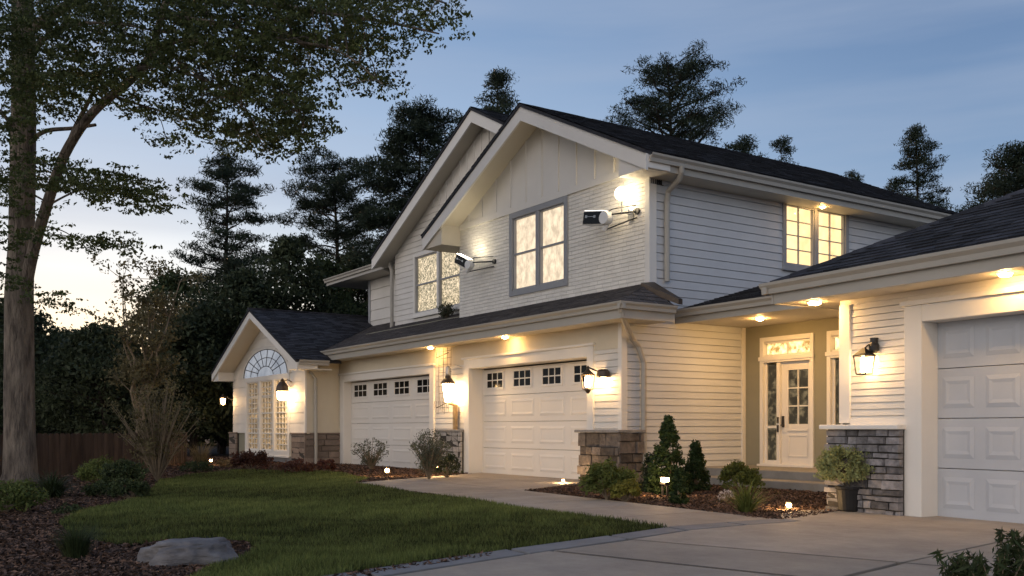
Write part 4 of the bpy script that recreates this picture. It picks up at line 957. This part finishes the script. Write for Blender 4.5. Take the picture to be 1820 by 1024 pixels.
# ------------------------------------------------------------------ trees
def grow_limb(b, p0, p1, r0, r1, n=6, wob=.15, sag=0):
    p0, p1 = Vector(p0), Vector(p1); L_ = (p1 - p0).length; pts = []
    for i in range(n + 1):
        f = i / n; q_ = p0.lerp(p1, f); j = wob * L_ * .25 * math.sin(f * math.pi)
        q_ += Vector((random.uniform(-j, j), random.uniform(-j, j), random.uniform(-j, j) + sag * L_ * math.sin(f * math.pi))); pts.append(q_)
    b.tube(pts, [r0 + (r1 - r0) * i / n for i in range(n + 1)], 7, caps=False); return pts
def pine(base, h, prof, label, seed, zc=.3, nb=60, tuft=(7, 34), ts=.55, nl=.34, lm='leaf_pine', rise=.25, group='trees behind the house', r=.2, name='pine_tree', asp=.16, zmul=.5, lean=(0, 0)):
    """prof(f) radius at crown fraction f (0 bottom .. 1 top)"""
    random.seed(seed); global rng; rng = np.random.default_rng(seed)
    t = thing(name, label, 'tree', base, group); B = Vector(base)
    tr = MB(); pts = []
    for i in range(9): f = i / 8; pts.append(B + Vector((lean[0] * f + .12 * math.sin(f * 5 + seed), lean[1] * f + .12 * math.cos(f * 4 + seed), h * f * .97)))
    tr.tube(pts, [r * (1 - .88 * i / 8) for i in range(9)], 9)
    cs_ = []
    for i in range(nb):
        f = (i + random.random()) / nb; z = h * (zc + (1 - zc) * f * .97); a = i * 2.4 + random.uniform(-.5, .5)
        L_ = prof(f) * random.uniform(.55, 1.12); k_ = z / (h * .97) * 8; i0 = min(7, int(k_)); o_ = pts[i0].lerp(pts[i0 + 1], k_ - i0)
        e = o_ + Vector((math.cos(a) * L_, math.sin(a) * L_, L_ * rise * random.uniform(.3, 1.4)))
        lp = grow_limb(tr, o_, e, max(.02, r * .32 * (1 - f * .6)), .012, 4, .18)
        nt_ = max(2, int(tuft[0] * L_ / 2))
        for j in range(nt_):
            g = .35 + .65 * (j + random.random()) / nt_; q_ = o_.lerp(e, g); sp = L_ * .26 * (1.1 - .4 * g)
            cs_.append((q_.x + random.uniform(-sp, sp), q_.y + random.uniform(-sp, sp), q_.z + random.uniform(-.12, .22) + .1))
            if random.random() < .5: tr.tube([q_, Vector(cs_[-1])], [.012, .006], 4, caps=False)
    cs_.append((pts[-1].x, pts[-1].y, B.z + h * .97)); cs_ += [(pts[-1].x + random.uniform(-.3, .3), pts[-1].y + random.uniform(-.3, .3), B.z + h * random.uniform(.9, 1)) for _ in range(6)]
    tr.build('trunk', M['bark_dark'], t, norm=False)
    V, rr = leafcloud(cs_, int(tuft[1] * 2.3), (ts, ts, ts * zmul), nl * .6, asp * 1.15, up=.3, radial=.3)
    raw_mesh('crown', V, 0, 4, rr, M[lm], t); return t
conic = lambda R_, p=1.0: (lambda f: R_ * (1 - f) ** p + .25)
roundc = lambda R_: (lambda f: R_ * math.sqrt(max(.02, 1 - (2 * f - .75) ** 2 / 1.6)) * (.95 if f < .8 else .7))
layered = lambda R_: (lambda f: R_ * (.55 + .45 * math.sin(f * 21)) * (1 - .55 * f) + .3)
def at(px, dist): p = D(px, HZ, dist); return (p.x, p.y, -.02)
pine(at(398, 44), 13.6, lambda f: 3.3 * (.72 + .28 * math.sin(f * 17 + 1)) * (1.0 - .62 * f ** 2) + .3, 'tall layered pine in the gap left of the house, tallest tree of the left group', 3, zc=.30, nb=66, tuft=(8, 46), ts=.50, nl=.30, zmul=.42)
pine(at(598, 50), 14.9, lambda f: (2.7 if f > .42 else 1.3) * math.sqrt(max(.03, 1 - (f - .62) ** 2 / .2)) + .3, 'round topped pine with a bare trunk left of the rear gable', 5, zc=.42, nb=58, tuft=(8, 46), ts=.52, nl=.32, r=.24)
pine(at(745, 44), 15.8, lambda f: 3.8 * (1 - f) ** .55 + .6, 'dense dark pine rising right behind the left slope of the rear gable', 8, zc=.15, nb=90, tuft=(9, 56), ts=.62, nl=.34)
pine(at(888, 54), 21.0, lambda f: 2.9 * (1 - f) ** .8 + .35, 'narrow pine tip showing above the two gable peaks', 13, zc=.4, nb=80, tuft=(8, 46), ts=.6, nl=.36)
pine(at(822, 50), 17.2, lambda f: 1.7 * (1 - f) ** .8 + .35, 'thin conifer tip just left of the rear gable peak', 14, zc=.4, nb=50, tuft=(8, 40), ts=.5, nl=.34)
pine(at(1190, 42), 16.8, lambda f: 2.9 * math.sqrt(max(.03, 1 - (f - .45) ** 2 / .36)), 'broad crowned pine standing behind the main roof right of the gable peak', 17, zc=.60, nb=72, tuft=(8, 34), ts=.42, nl=.26, rise=.5, r=.26)
pine(at(1325, 40), 13.0, lambda f: 2.4 * (1 - f) ** .5 + .3, 'low pine top peeking over the main roof ridge right of the broad pine', 19, zc=.5, nb=44, tuft=(9, 44), ts=.42, nl=.26)
pine(at(1388, 42), 13.5, lambda f: 1.0 * (1 - f) ** .5 + .2, 'small bent pine tip above the middle of the main roof', 23, zc=.6, nb=22, tuft=(6, 40), ts=.36, nl=.26, r=.1)
pine(at(1625, 46), 15.5, lambda f: 3.9 * (1 - f) ** .75 + .25, 'conical layered evergreen between the main roof and the right wing roof', 29, zc=.25, nb=86, tuft=(9, 44), ts=.42, nl=.26, rise=.1)
pine(at(1523, 50), 14.3, lambda f: 1.3 * (1 - f) ** .7 + .2, 'small evergreen tip left of the conical evergreen', 31, zc=.4, nb=44, tuft=(7, 36), ts=.4, nl=.28)
pine(at(1815, 36), 11.6, lambda f: 2.9 * (1 - f) ** .55 + .3, 'dense dark pine at the right edge above the wing roof', 37, zc=.2, nb=84, tuft=(9, 50), ts=.5, nl=.28)
pine(at(1745, 40), 10.3, lambda f: 1.8 * (1 - f) ** .6 + .3, 'low dark evergreen left of the pine at the right edge', 38, zc=.2, nb=60, tuft=(8, 50), ts=.5, nl=.28)

def bushy(base, h, rx, label, seed, n=170, per=70, ts=.75, nl=.26, lm='leaf_dark', zc=.12, group='dark trees beyond the fence', name='evergreen_tree', asp=.45, top=.6, r=.16):
    random.seed(seed); global rng; rng = np.random.default_rng(seed)
    t = thing(name, label, 'tree', base, group); B = Vector(base); tr = MB()
    tp_ = B + Vector((random.uniform(-.3, .3), random.uniform(-.3, .3), h * .93)); grow_limb(tr, B, tp_, r, .03, 8, .1)
    cs_ = []
    for i in range(n):
        f = random.random() ** .85; a = random.uniform(0, 6.283); rr = rx * (math.sin(min(1, (f * .92 + .12)) * math.pi) ** top) * (1 - .25 * f)
        rr *= (.55 + .5 * random.random()) * (1 + .22 * math.sin(a * 3 + seed) + .18 * math.sin(f * 13 + a * 2))
        p = B.lerp(tp_, zc + (1 - zc) * f); q_ = Vector((p.x + rr * math.cos(a), p.y + rr * math.sin(a), p.z + rr * .15))
        cs_.append(tuple(q_))
        if i % 4 == 0: grow_limb(tr, B.lerp(tp_, max(.05, zc + (1 - zc) * f - .12)), q_, .035, .008, 3, .2)
    tr.build('trunk', M['bark_dark'], t, norm=False)
    V, rr = leafcloud(cs_, int(per * 1.15), (ts, ts, ts * .6), nl * .66, asp)
    raw_mesh('crown', V, 0, 4, rr, M[lm], t); return t
# backdrop of individual dark trees, left
und = [(30, 38, 6.4, 2.6, 'bushy dark tree at the left edge behind the big trunk'), (120, 42, 5.6, 2.6, 'low dark tree just right of the big trunk, under the sunset glow'), (190, 36, 5.0, 2.3, 'dark rounded tree behind the middle of the fence'),
       (300, 40, 8.0, 2.7, 'mid green loose tree behind the multi stemmed shrub'), (345, 37, 5.6, 2.2, 'dark conifer behind the fence end'), (420, 38, 7.6, 2.6, 'dark bushy tree below the layered pine'), (505, 40, 9.2, 2.5, 'dark pointed tree rising over the left wing roof'), (575, 42, 8.9, 2.7, 'bushy tree behind the ridge of the left wing'), (640, 44, 9.4, 2.5, 'dense tree touching the upper left eave of the house'), (395, 41, 5.2, 2.0, 'dark shrubby tree just left of the left wing gable')]
for i, (px, dd, h, rx, lb) in enumerate(und):
    bushy(at(px, dd), h, rx, lb, 50 + i, lm='leaf_dark' if i not in (3, 7) else 'leaf_mid', n=190 if i not in (3,) else 120, per=70)
# far wood closing the view
random.seed(5); rng = np.random.default_rng(5)
cs_ = []
for i in range(900):
    px = random.uniform(-250, 760); dd = random.uniform(58, 72); p = D(px, HZ, dd); hh = 6.0 + 1.2 * math.sin(px * .021) + .8 * math.sin(px * .06)
    cs_.append((p.x, p.y, random.random() ** .8 * hh))
V, rr = leafcloud(cs_, 34, (1.5, 1.5, .9), .6, .6)
o = raw_mesh('far_wood', V, 0, 4, rr, M['leaf_dark']); tag(o, 'dark far wood closing the view behind the garden', 'wood', kind='stuff')

# small open deciduous tree with bare stems
random.seed(77); rng = np.random.default_rng(77)
t = thing('young_tree', 'slender pale stemmed young tree with sparse leaves against the sunset sky', 'tree', at(248, 30)); B = Vector(at(248, 30)); tr = MB(); cs_ = []
for k in range(7):
    a = random.uniform(0, 6.28); e = B + Vector((math.cos(a) * random.uniform(.3, 1.4), math.sin(a) * random.uniform(.3, 1.4), random.uniform(4.2, 5.9)))
    st = grow_limb(tr, B + Vector((0, 0, 1.2 if k > 1 else 0)), e, .05, .012, 8, .12)
    for j in range(16):
        q_ = st[random.randint(3, 8)]; a2 = random.uniform(0, 6.28); l2 = random.uniform(.3, 1.0); e2 = q_ + Vector((math.cos(a2) * l2, math.sin(a2) * l2, random.uniform(0, .7)))
        tr.tube([q_, e2], [.012, .004], 4, caps=False); cs_ += [tuple(e2), tuple(q_.lerp(e2, .6))]
tr.build('trunk', M['stem'], t, norm=False); V, rr = leafcloud(cs_, 26, (.34, .34, .24), .11, .5); raw_mesh('crown', V, 0, 4, rr, M['leaf_olive'], t)

# the big tree at the left
random.seed(101); rng = np.random.default_rng(101)
base = G(36, 858); DB = 19.0
bt = thing('shade_tree', 'huge broadleaf tree at the left with a thick trunk and branches overhanging the lawn', 'tree', (base.x, base.y, 0))
tr = MB()
tp = [(36, 868, .40), (36, 840, .315), (35, 780, .285), (34, 700, .275), (34, 600, .265), (34, 520, .26), (38, 430, .235), (40, 330, .235), (42, 230, .225), (42, 120, .215), (40, 0, .2), (36, -140, .18), (30, -300, .13)]
tr.tube([D(x, y, DB) for x, y, r_ in tp], [r_ for *_, r_ in tp], 20)
skel = []
def limb(path, r0, r1, d0=DB, d1=DB, n=10, keep=True):
    pts = [D(x, y, d0 + (d1 - d0) * i / (len(path) - 1)) for i, (x, y) in enumerate(path)]
    P_ = []
    for i in range(len(pts) - 1):
        a_ = pts[max(0, i - 1)]; b_ = pts[i]; c_ = pts[i + 1]; e_ = pts[min(len(pts) - 1, i + 2)]
        for k in range(5):
            s = k / 5; P_.append(.5 * ((2 * b_) + (c_ - a_) * s + (2 * a_ - 5 * b_ + 4 * c_ - e_) * s * s + (3 * b_ - a_ - 3 * c_ + e_) * s ** 3))
    P_.append(pts[-1]); m_ = len(P_)
    tr.tube(P_, [r0 + (r1 - r0) * (i / (m_ - 1)) ** .8 for i in range(m_)], 10, caps=False)
    if keep: skel.extend(P_[m_ // 4:])
    return P_
limb([(42, 530), (58, 450), (85, 360), (115, 275), (165, 200), (235, 140), (268, 95), (290, 20), (330, -80)], .125, .05, DB, 17)
limb([(112, 285), (135, 225), (160, 175), (185, 120)], .07, .02, DB, 18)
limb([(60, 245), (85, 232), (130, 228), (170, 222)], .05, .03, DB, 18.6)
limb([(60, 132), (110, 132), (175, 130), (250, 120), (330, 120)], .05, .015, DB, 17)
limb([(85, 345), (115, 335), (150, 340)], .02, .008, DB, 18.5)
limb([(25, 230), (0, 200), (-60, 180)], .05, .02, DB, 18)
limb([(42, 60), (140, 0), (260, -30), (420, 0), (560, 20), (690, 40), (780, 60)], .11, .012, DB, 15)
limb([(42, 0), (160, -80), (380, -120), (600, -60), (790, 5)], .12, .012, DB, 14.5)
limb([(265, 100), (330, 70), (420, 100), (500, 150), (540, 225)], .05, .01, 17.5, 15.5)
limb([(290, 30), (380, 40), (500, 70), (600, 90), (680, 150)], .05, .01, 17, 15)
limb([(300, 120), (380, 150), (440, 200), (470, 270)], .03, .006, 17, 15.5)
limb([(200, 170), (260, 190), (330, 210), (410, 235)], .03, .006, 18, 17)
limb([(70, 400), (110, 410), (150, 430), (215, 434)], .015, .004, DB, 18.5)
limb([(75, 380), (95, 360), (150, 335), (210, 330), (280, 350)], .03, .006, DB, 18.2)
limb([(42, 120), (90, 60), (180, 40), (300, 60)], .07, .01, DB, 17)
blobs = [ # px, py, rx, ry, n clusters
 (90, 30, 130, 75, 120), (270, 20, 150, 75, 150), (430, 25, 120, 70, 130), (570, 25, 110, 50, 80), (690, 15, 90, 30, 36), (230, 110, 130, 45, 85), (100, 130, 80, 40, 34), (370, 120, 90, 60, 90), (470, 115, 80, 55, 66), (590, 85, 70, 30, 34), (660, 70, 60, 30, 26),
 (130, 165, 80, 30, 26), (300, 185, 70, 26, 34), (385, 225, 45, 20, 24), (520, 185, 38, 50, 28), (505, 235, 50, 25, 32), (540, 215, 24, 26, 12), (640, 130, 45, 20, 16), (680, 150, 22, 8, 6), (770, 35, 28, 30, 9), (300, 240, 22, 22, 7), (440, 170, 70, 30, 26), (490, 268, 30, 18, 10), (450, 240, 30, 22, 8), (545, 150, 30, 30, 12),
 (20, 90, 60, 90, 50), (12, 200, 30, 90, 26), (10, 340, 26, 90, 22), (90, 300, 36, 24, 14), (160, 320, 70, 22, 34), (230, 340, 60, 22, 30), (275, 365, 28, 14, 8), (70, 180, 40, 40, 14), (170, 432, 60, 7, 14), (95, 420, 30, 16, 6), (120, 150, 100, 14, 20),
 (90, 540, 24, 20, 8), (25, 400, 26, 40, 8), (10, 470, 24, 40, 10), (-40, 300, 60, 260, 40), (150, -90, 300, 70, 60), (500, -80, 260, 50, 46)]
sk = np.array([tuple(p) for p in skel]); cs_ = []
for px, py, rx_, ry_, n_ in blobs:
    for _ in range(int(n_ * .70)):
        a = random.uniform(0, 6.283); q_ = math.sqrt(random.random()); dd = 17.2 + random.uniform(-1.9, 1.9) - max(0, px - 300) * .003
        cs_.append(tuple(D(px + rx_ * q_ * math.cos(a), py + ry_ * q_ * math.sin(a), dd)))
CS = np.array(cs_)
tw = MB()
for i, c_ in enumerate(CS):
    if i % 2: continue
    j = int(np.argmin(((sk - c_) ** 2).sum(1))); p = Vector(sk[j]); q_ = Vector(c_)
    if (p - q_).length < 1.0: m_ = p.lerp(q_, .5) + Vector((0, 0, random.uniform(.0, .15))); tr.tube([p, m_, q_], [.014, .009, .004], 4, caps=False)
tr.build('trunk', M['bark'], bt, norm=False)
# flat sprays: several little leaf groups per cluster
sub = np.repeat(CS, 7, axis=0) + rng.normal(size=(len(CS) * 7, 3)) * np.array([.27, .27, .055])
V, rr = leafcloud(sub, 15, (.14, .14, .04), .060, .55)
raw_mesh('crown', V, 0, 4, rr, M['leaf_maple'], bt)

# ------------------------------------------------------------------ shrubs and plants
def shrub(p, rx, rz, label, lm, seed, n=60, per=40, ls=.05, asp=.5, name='shrub', shape='round', spr=None, stem=True, up=.2, stems=9, z0=.0, group='shrubs in the planting beds', cat='shrub'):
    random.seed(seed); global rng; rng = np.random.default_rng(seed)
    t = thing(name, label, cat, (p[0], p[1], 0), group); B = Vector((p[0], p[1], z0)); cs_ = []; st = MB()
    for i in range(n):
        a = random.uniform(0, 6.283)
        if shape == 'round':
            th = math.acos(random.uniform(-.35, 1)); rr = (.62 + .38 * random.random()) * (1 + .12 * math.sin(3 * a + seed)); q_ = Vector((rx * rr * math.sin(th) * math.cos(a), rx * rr * math.sin(th) * math.sin(a), rz * (.42 + .52 * rr * math.cos(th))))
        elif shape == 'cone':
            f = random.random() ** 1.3; rr = rx * (1 - f) ** .8 * (.75 + .3 * random.random()); q_ = Vector((rr * math.cos(a), rr * math.sin(a), rz * (.04 + .93 * f)))
        elif shape == 'twig':
            f = .3 + .7 * random.random(); l_ = random.uniform(.2, 1) * rx; q_ = Vector((l_ * f * math.cos(a), l_ * f * math.sin(a), rz * f * (1.05 - .4 * l_ / rx)))
            st.tube([B, B + q_ * .5 + Vector((0, 0, .06 * rz)), B + q_], [.008 + .003 * rz, .006 + .002 * rz, .003], 4, caps=False)
        cs_.append(tuple(B + q_))
        if shape != 'twig' and i % max(1, n // stems) == 0: st.tube([B, B + q_ * .9], [.012, .004], 4, caps=False)
    if stem and st.f: st.build('stems', M['stem'], t, norm=False)
    s = spr or rx * .28; V, rr = leafcloud(cs_, per, (s, s, s * .8), ls, asp, up=up, radial=.3)
    raw_mesh('foliage', V, 0, 4, rr, M[lm], t); return t
def blades(p, n, L_, spread, label, m, seed, name='grass_clump', w_=.012, cat='grass clump', droop=.5, z0=0, tilt0=.1):
    random.seed(seed); B = Vector((p[0], p[1], z0)); b = MB()
    for i in range(n):
        a = random.uniform(0, 6.283); tl = tilt0 + spread * random.random(); l_ = L_ * random.uniform(.6, 1.1); dv = Vector((math.cos(a), math.sin(a), 0)); sv = Vector((-dv.y, dv.x, 0)) * w_
        prev = None; c_ = B + dv * .03 * random.random() * 3
        for k in range(5):
            f = k / 4; ang = tl + droop * f * f; q_ = c_ + dv * (math.sin(ang) * l_ * f) + Vector((0, 0, math.cos(ang) * l_ * f)); s_ = sv * (1 - f * .92)
            if prev: b.poly([prev[0], prev[1], q_ + s_, q_ - s_], random.random())
            prev = (q_ - s_, q_ + s_)
    o_ = b.build(name, M[m], norm=False); o_.data.transform(Matrix.Translation(-B)); o_.location = B; tag(o_, label, cat); return o_
# right bed
shrub(G(1080, 890), .37, .60, 'round green bush in front of the rough stone pier', 'leaf_shrub', 201, n=80, per=60, ls=.045)
shrub(G(1112, 893), .20, .36, 'small yellow green bush at the right foot of the round bush', 'leaf_yellow', 202, n=50, per=50, ls=.04)
shrub(G(1188, 879), .36, 1.25, 'tallest conical evergreen in front of the lapped siding', 'leaf_cone', 203, n=170, per=50, ls=.05, shape='cone', spr=.08, name='conical_evergreen', group='conical evergreens')
shrub(G(1236, 874), .22, .84, 'shorter conical evergreen right of the tallest one', 'leaf_cone', 204, n=100, per=50, ls=.05, shape='cone', spr=.08, name='conical_evergreen', group='conical evergreens')
shrub(G(1207, 897), .12, .50, 'slim low evergreen just right of the box shaped garden light', 'leaf_cone', 205, n=50, per=44, ls=.045, shape='cone', spr=.06, name='conical_evergreen', group='conical evergreens')
shrub(G(1155, 876), .18, .62, 'thin dark shrub between the downspout and the tallest conical evergreen', 'leaf_dark', 206, n=50, per=40, ls=.045, shape='cone', spr=.09)
shrub(G(1316, 876), .32, .52, 'clipped round topiary bush before the porch steps', 'leaf_shrub', 207, n=90, per=60, ls=.04, spr=.09, name='topiary_bush')
blades(G(1326, 912), 150, .52, .85, 'spiky yucca with thin arching leaves in the mulch before the steps', 'leaf_shrub', 208, name='yucca', cat='yucca', w_=.010, droop=.35)
shrub(G(1292, 893), .12, .2, 'small white flowering plant left of the yucca', 'flower', 209, n=24, per=14, ls=.025, name='flowering_plant', cat='flower')
# potted plant
pp = G(1512, 911); t = thing('potted_plant', 'pale green leafy plant in a dark round pot before the right stone pier', 'potted plant', (pp.x, pp.y, 0))
b = MB(); b.lathe((pp.x, pp.y, .018), [(.135, 0), (.15, .02), (.175, .27), (.19, .28), (.19, .31), (.165, .31), (.16, .26)], 24); b.build('pot', M['pot'], t, smooth=False)
random.seed(210); rng = np.random.default_rng(210); cs_ = []
for i in range(150): a = random.uniform(0, 6.283); th = math.acos(random.uniform(-.4, 1)); r_ = .41 * (.6 + .45 * random.random()) * (1 + .15 * math.sin(3 * a)); cs_.append((pp.x + r_ * math.sin(th) * math.cos(a), pp.y + r_ * math.sin(th) * math.sin(a),   .53 + r_ * .8 * math.cos(th)))
V, rr = leafcloud(cs_, 50, (.09, .09, .07), .036, .5, up=.2); raw_mesh('foliage', V, 0, 4, rr, M['leaf_pale'], t)
b = MB()
for c_ in cs_[::6]: b.tube([(pp.x, pp.y, .28), Vector((pp.x, pp.y, .28)).lerp(Vector(c_), .6) + Vector((0, 0, .03)), c_], [.006, .004, .002], 4, caps=False)
b.build('stems', M['stem'], t)
# bed along the left part of the house
shrub(G(660, 836), .55, .85, 'grey twiggy shrub before the far garage door', 'leaf_grey', 211, n=70, per=16, ls=.06, asp=.35, shape='twig', spr=.12)
shrub(G(762, 853), .50, 1.05, 'large spiky grey green shrub left of the block pier', 'leaf_grey', 212, n=120, per=20, ls=.07, asp=.25, shape='twig', spr=.14, up=.6)
shrub(G(795, 850), .28, .55, 'dark low shrub touching the block pier', 'leaf_dark', 221, n=50, per=24, ls=.05, spr=.1)
shrub(G(448, 836), .50, .52, 'reddish shrub under the tall lattice window', 'leaf_red', 213, n=60, per=34, ls=.07, asp=.5)
shrub(G(528, 842), .40, .32, 'low dark red shrub before the tan stone pier', 'leaf_red', 214, n=40, per=30, ls=.06)
shrub(G(580, 840), .24, .36, 'small dark shrub at the foot of the far left downspout', 'leaf_red', 215, n=30, per=30, ls=.06)
blades(G(357, 836), 260, .72, .28, 'upright tuft of dry tan ornamental grass lit by a garden light', 'straw', 216, name='ornamental_grass', w_=.010, droop=.2, cat='ornamental grass')
shrub(G(402, 832), .28, .25, 'low golden plant right of the far left garden light', 'straw', 217, n=24, per=26, ls=.05)
shrub(G(348, 840), .42, .26, 'low sprawling plant at the foot of the dry grass tuft', 'leaf_mid', 218, n=40, per=30, ls=.05)
# multi stemmed shrub by the fence
shrub(G(280, 856), 1.15, 2.15, 'tall multi stemmed open shrub in front of the fence', 'leaf_olive', 219, n=190, per=20, ls=.055, asp=.5, shape='twig', spr=.17)
# left bed
shrub(G(185, 862), .45, .50, 'yellow green mound by the fence, farthest of the clustered mounds', 'leaf_shrub', 230, n=70, per=44, ls=.05)
shrub(G(222, 872), .40, .50, 'bright green mound at the edge of the lawn behind two darker ones', 'leaf_mid', 231, n=70, per=44, ls=.05)
shrub(G(184, 884), .27, .26, 'small dark mound, left one of the front pair', 'leaf_mid', 232, n=44, per=44, ls=.045)
shrub(G(236, 888), .27, .30, 'small dark mound, right one of the front pair by the lawn edge', 'leaf_mid', 233, n=44, per=44, ls=.045)
blades(G(92, 886), 420, .55, .95, 'wide grassy clump at the foot of the big tree', 'leaf_mid', 234, name='grass_clump', w_=.011, droop=.5)
shrub(G(10, 912), .42, .42, 'yellow green bush at the left edge of the picture', 'leaf_shrub', 235, n=70, per=50, ls=.045)
blades(G(135, 994), 600, .30, .55, 'soft fine bladed grass tuft standing in the lawn left of the boulder', 'leaf_mid', 236, name='grass_tuft', w_=.004, droop=.3, tilt0=.0)
blades(G(375, 966), 70, .10, .9, 'tiny dark plant behind the boulder', 'leaf_dark', 237, name='small_plant', w_=.006, cat='plant')
shrub(G(120, 915), .16, .14, 'tiny low plant in the mulch near the lawn edge', 'leaf_mid', 238, n=20, per=24, ls=.03)
# foreground plant bottom right
for (px, py, h_, nn, lb) in ((1590 + 110, 1085, .34, 9, 'leafy branching plant at the bottom edge left of the tall one'), (1775, 1100, .50, 9, 'tall narrow leaved plant in the bottom right corner'), (1830, 1100, .50, 9, 'leafy plant cut off by the right edge')):
    random.seed(px); rng = np.random.default_rng(px); g = G(px, py); t = thing('leafy_plant', lb, 'plant', (g.x, g.y, 0), 'plants in the near right corner'); st = MB(); cs_ = []
    for i in range(nn):
        a = random.uniform(0, 6.283); e = Vector((g.x + .2 * math.cos(a) * random.random(), g.y + .2 * math.sin(a) * random.random(), h_ * random.uniform(.6, 1.05)))
        s0 = Vector((g.x, g.y, 0)); st.tube([s0, s0.lerp(e, .5) + Vector((0, 0, .03)), e], [.006, .004, .002], 5, caps=False)
        for k in range(9): cs_.append(tuple(s0.lerp(e, .35 + .65 * k / 8)))
    st.build('stems', M['stem'], t); V, rr = leafcloud(cs_, 10, (.03, .03, .02), .06, .20, up=.45); raw_mesh('foliage', V, 0, 4, rr, M['leaf_mid'], t)
# little self-sown plant under the rear window
shrub((-22.4, 12.85), .28, .42, 'wispy plant growing on the garage roof under the left upper window', 'leaf_grey', 240, n=50, per=22, ls=.05, shape='twig', spr=.1, z0=3.95, name='roof_plant', cat='plant', group=None)

# boulder
random.seed(3)
bc = (G(250, 1006) + G(420, 998)) / 2
bm = bmesh.new(); bmesh.ops.create_icosphere(bm, subdivisions=5, radius=1)
from mathutils import noise
for v in bm.verts:
    p = v.co.copy(); n1 = noise.noise(p * 1.3 + Vector((3, 1, 7))) * .28 + noise.noise(p * 3.1) * .15 + noise.noise(p * 8) * .05
    p *= (1 + n1); p.z = math.copysign(abs(p.z) ** .8, p.z)
    if p.z > .45: p.z = .45 + (p.z - .45) * .35
    p.x *= (1 - .12 * p.z); v.co = Vector((p.x * .36, p.y * .24, p.z * .25 + .02 * p.x))
me = bpy.data.meshes.new('boulder'); bm.to_mesh(me); bm.free(); me.materials.append(M['rock']); me.polygons.foreach_set('use_smooth', [True] * len(me.polygons))
bo = bpy.data.objects.new('boulder', me); link(bo); bo.location = (bc.x, bc.y, .03); bo.rotation_euler = (0, 0, math.atan2(CC, SS) + .12)
tag(bo, 'long low grey boulder lying in the mulch at the near edge of the lawn', 'boulder')

# fence
fe = thing('fence', 'dark brown board fence with notched tops behind the planting bed', 'fence', (-23.6, 3.0, 0))
fp = [Vector((-21.5, -3.5, 0)), Vector((-23.2, 3.0, 0)), Vector((-24.9, 5.6, 0)), Vector((-30.5, 8.3, 0))]
b = MB(); ra = MB(); pr_ = []
for p0, p1 in zip(fp[:-1], fp[1:]):
    L_ = (p1 - p0).length; dv = (p1 - p0).normalized(); nv = Vector((dv.y, -dv.x, 0)); Fq = Fr(p0, dv, nv); x = 0; i = 0
    while x < L_ - .02:
        wd_ = .15 * random.uniform(.92, 1.06); ht = .94 + .012 * random.random(); o_ = .012 * (i % 2)
        b.prism([(x, 0), (x + wd_, 0), (x + wd_, ht - .04), (x + wd_ - .035, ht), (x + .035, ht), (x, ht - .04)], lambda u, z, t_: Fq(u, t_, z), o_, o_ + .018, random.random()); x += wd_ + .008; i += 1
    ra.fb(Fq, 0, L_, -.05, -.002, .18, .26); ra.fb(Fq, 0, L_, -.05, -.002, .7, .78); pr_.append((p0, Fq))
b.build('boards', M['fence'], fe); ra.build('rail', M['fence'], fe)
for p0, Fq in pr_:
    c_ = MB(); c_.fb(Fq, -.05, .05, -.15, -.05, 0, .97); c_.build('post', M['fence'], fe)
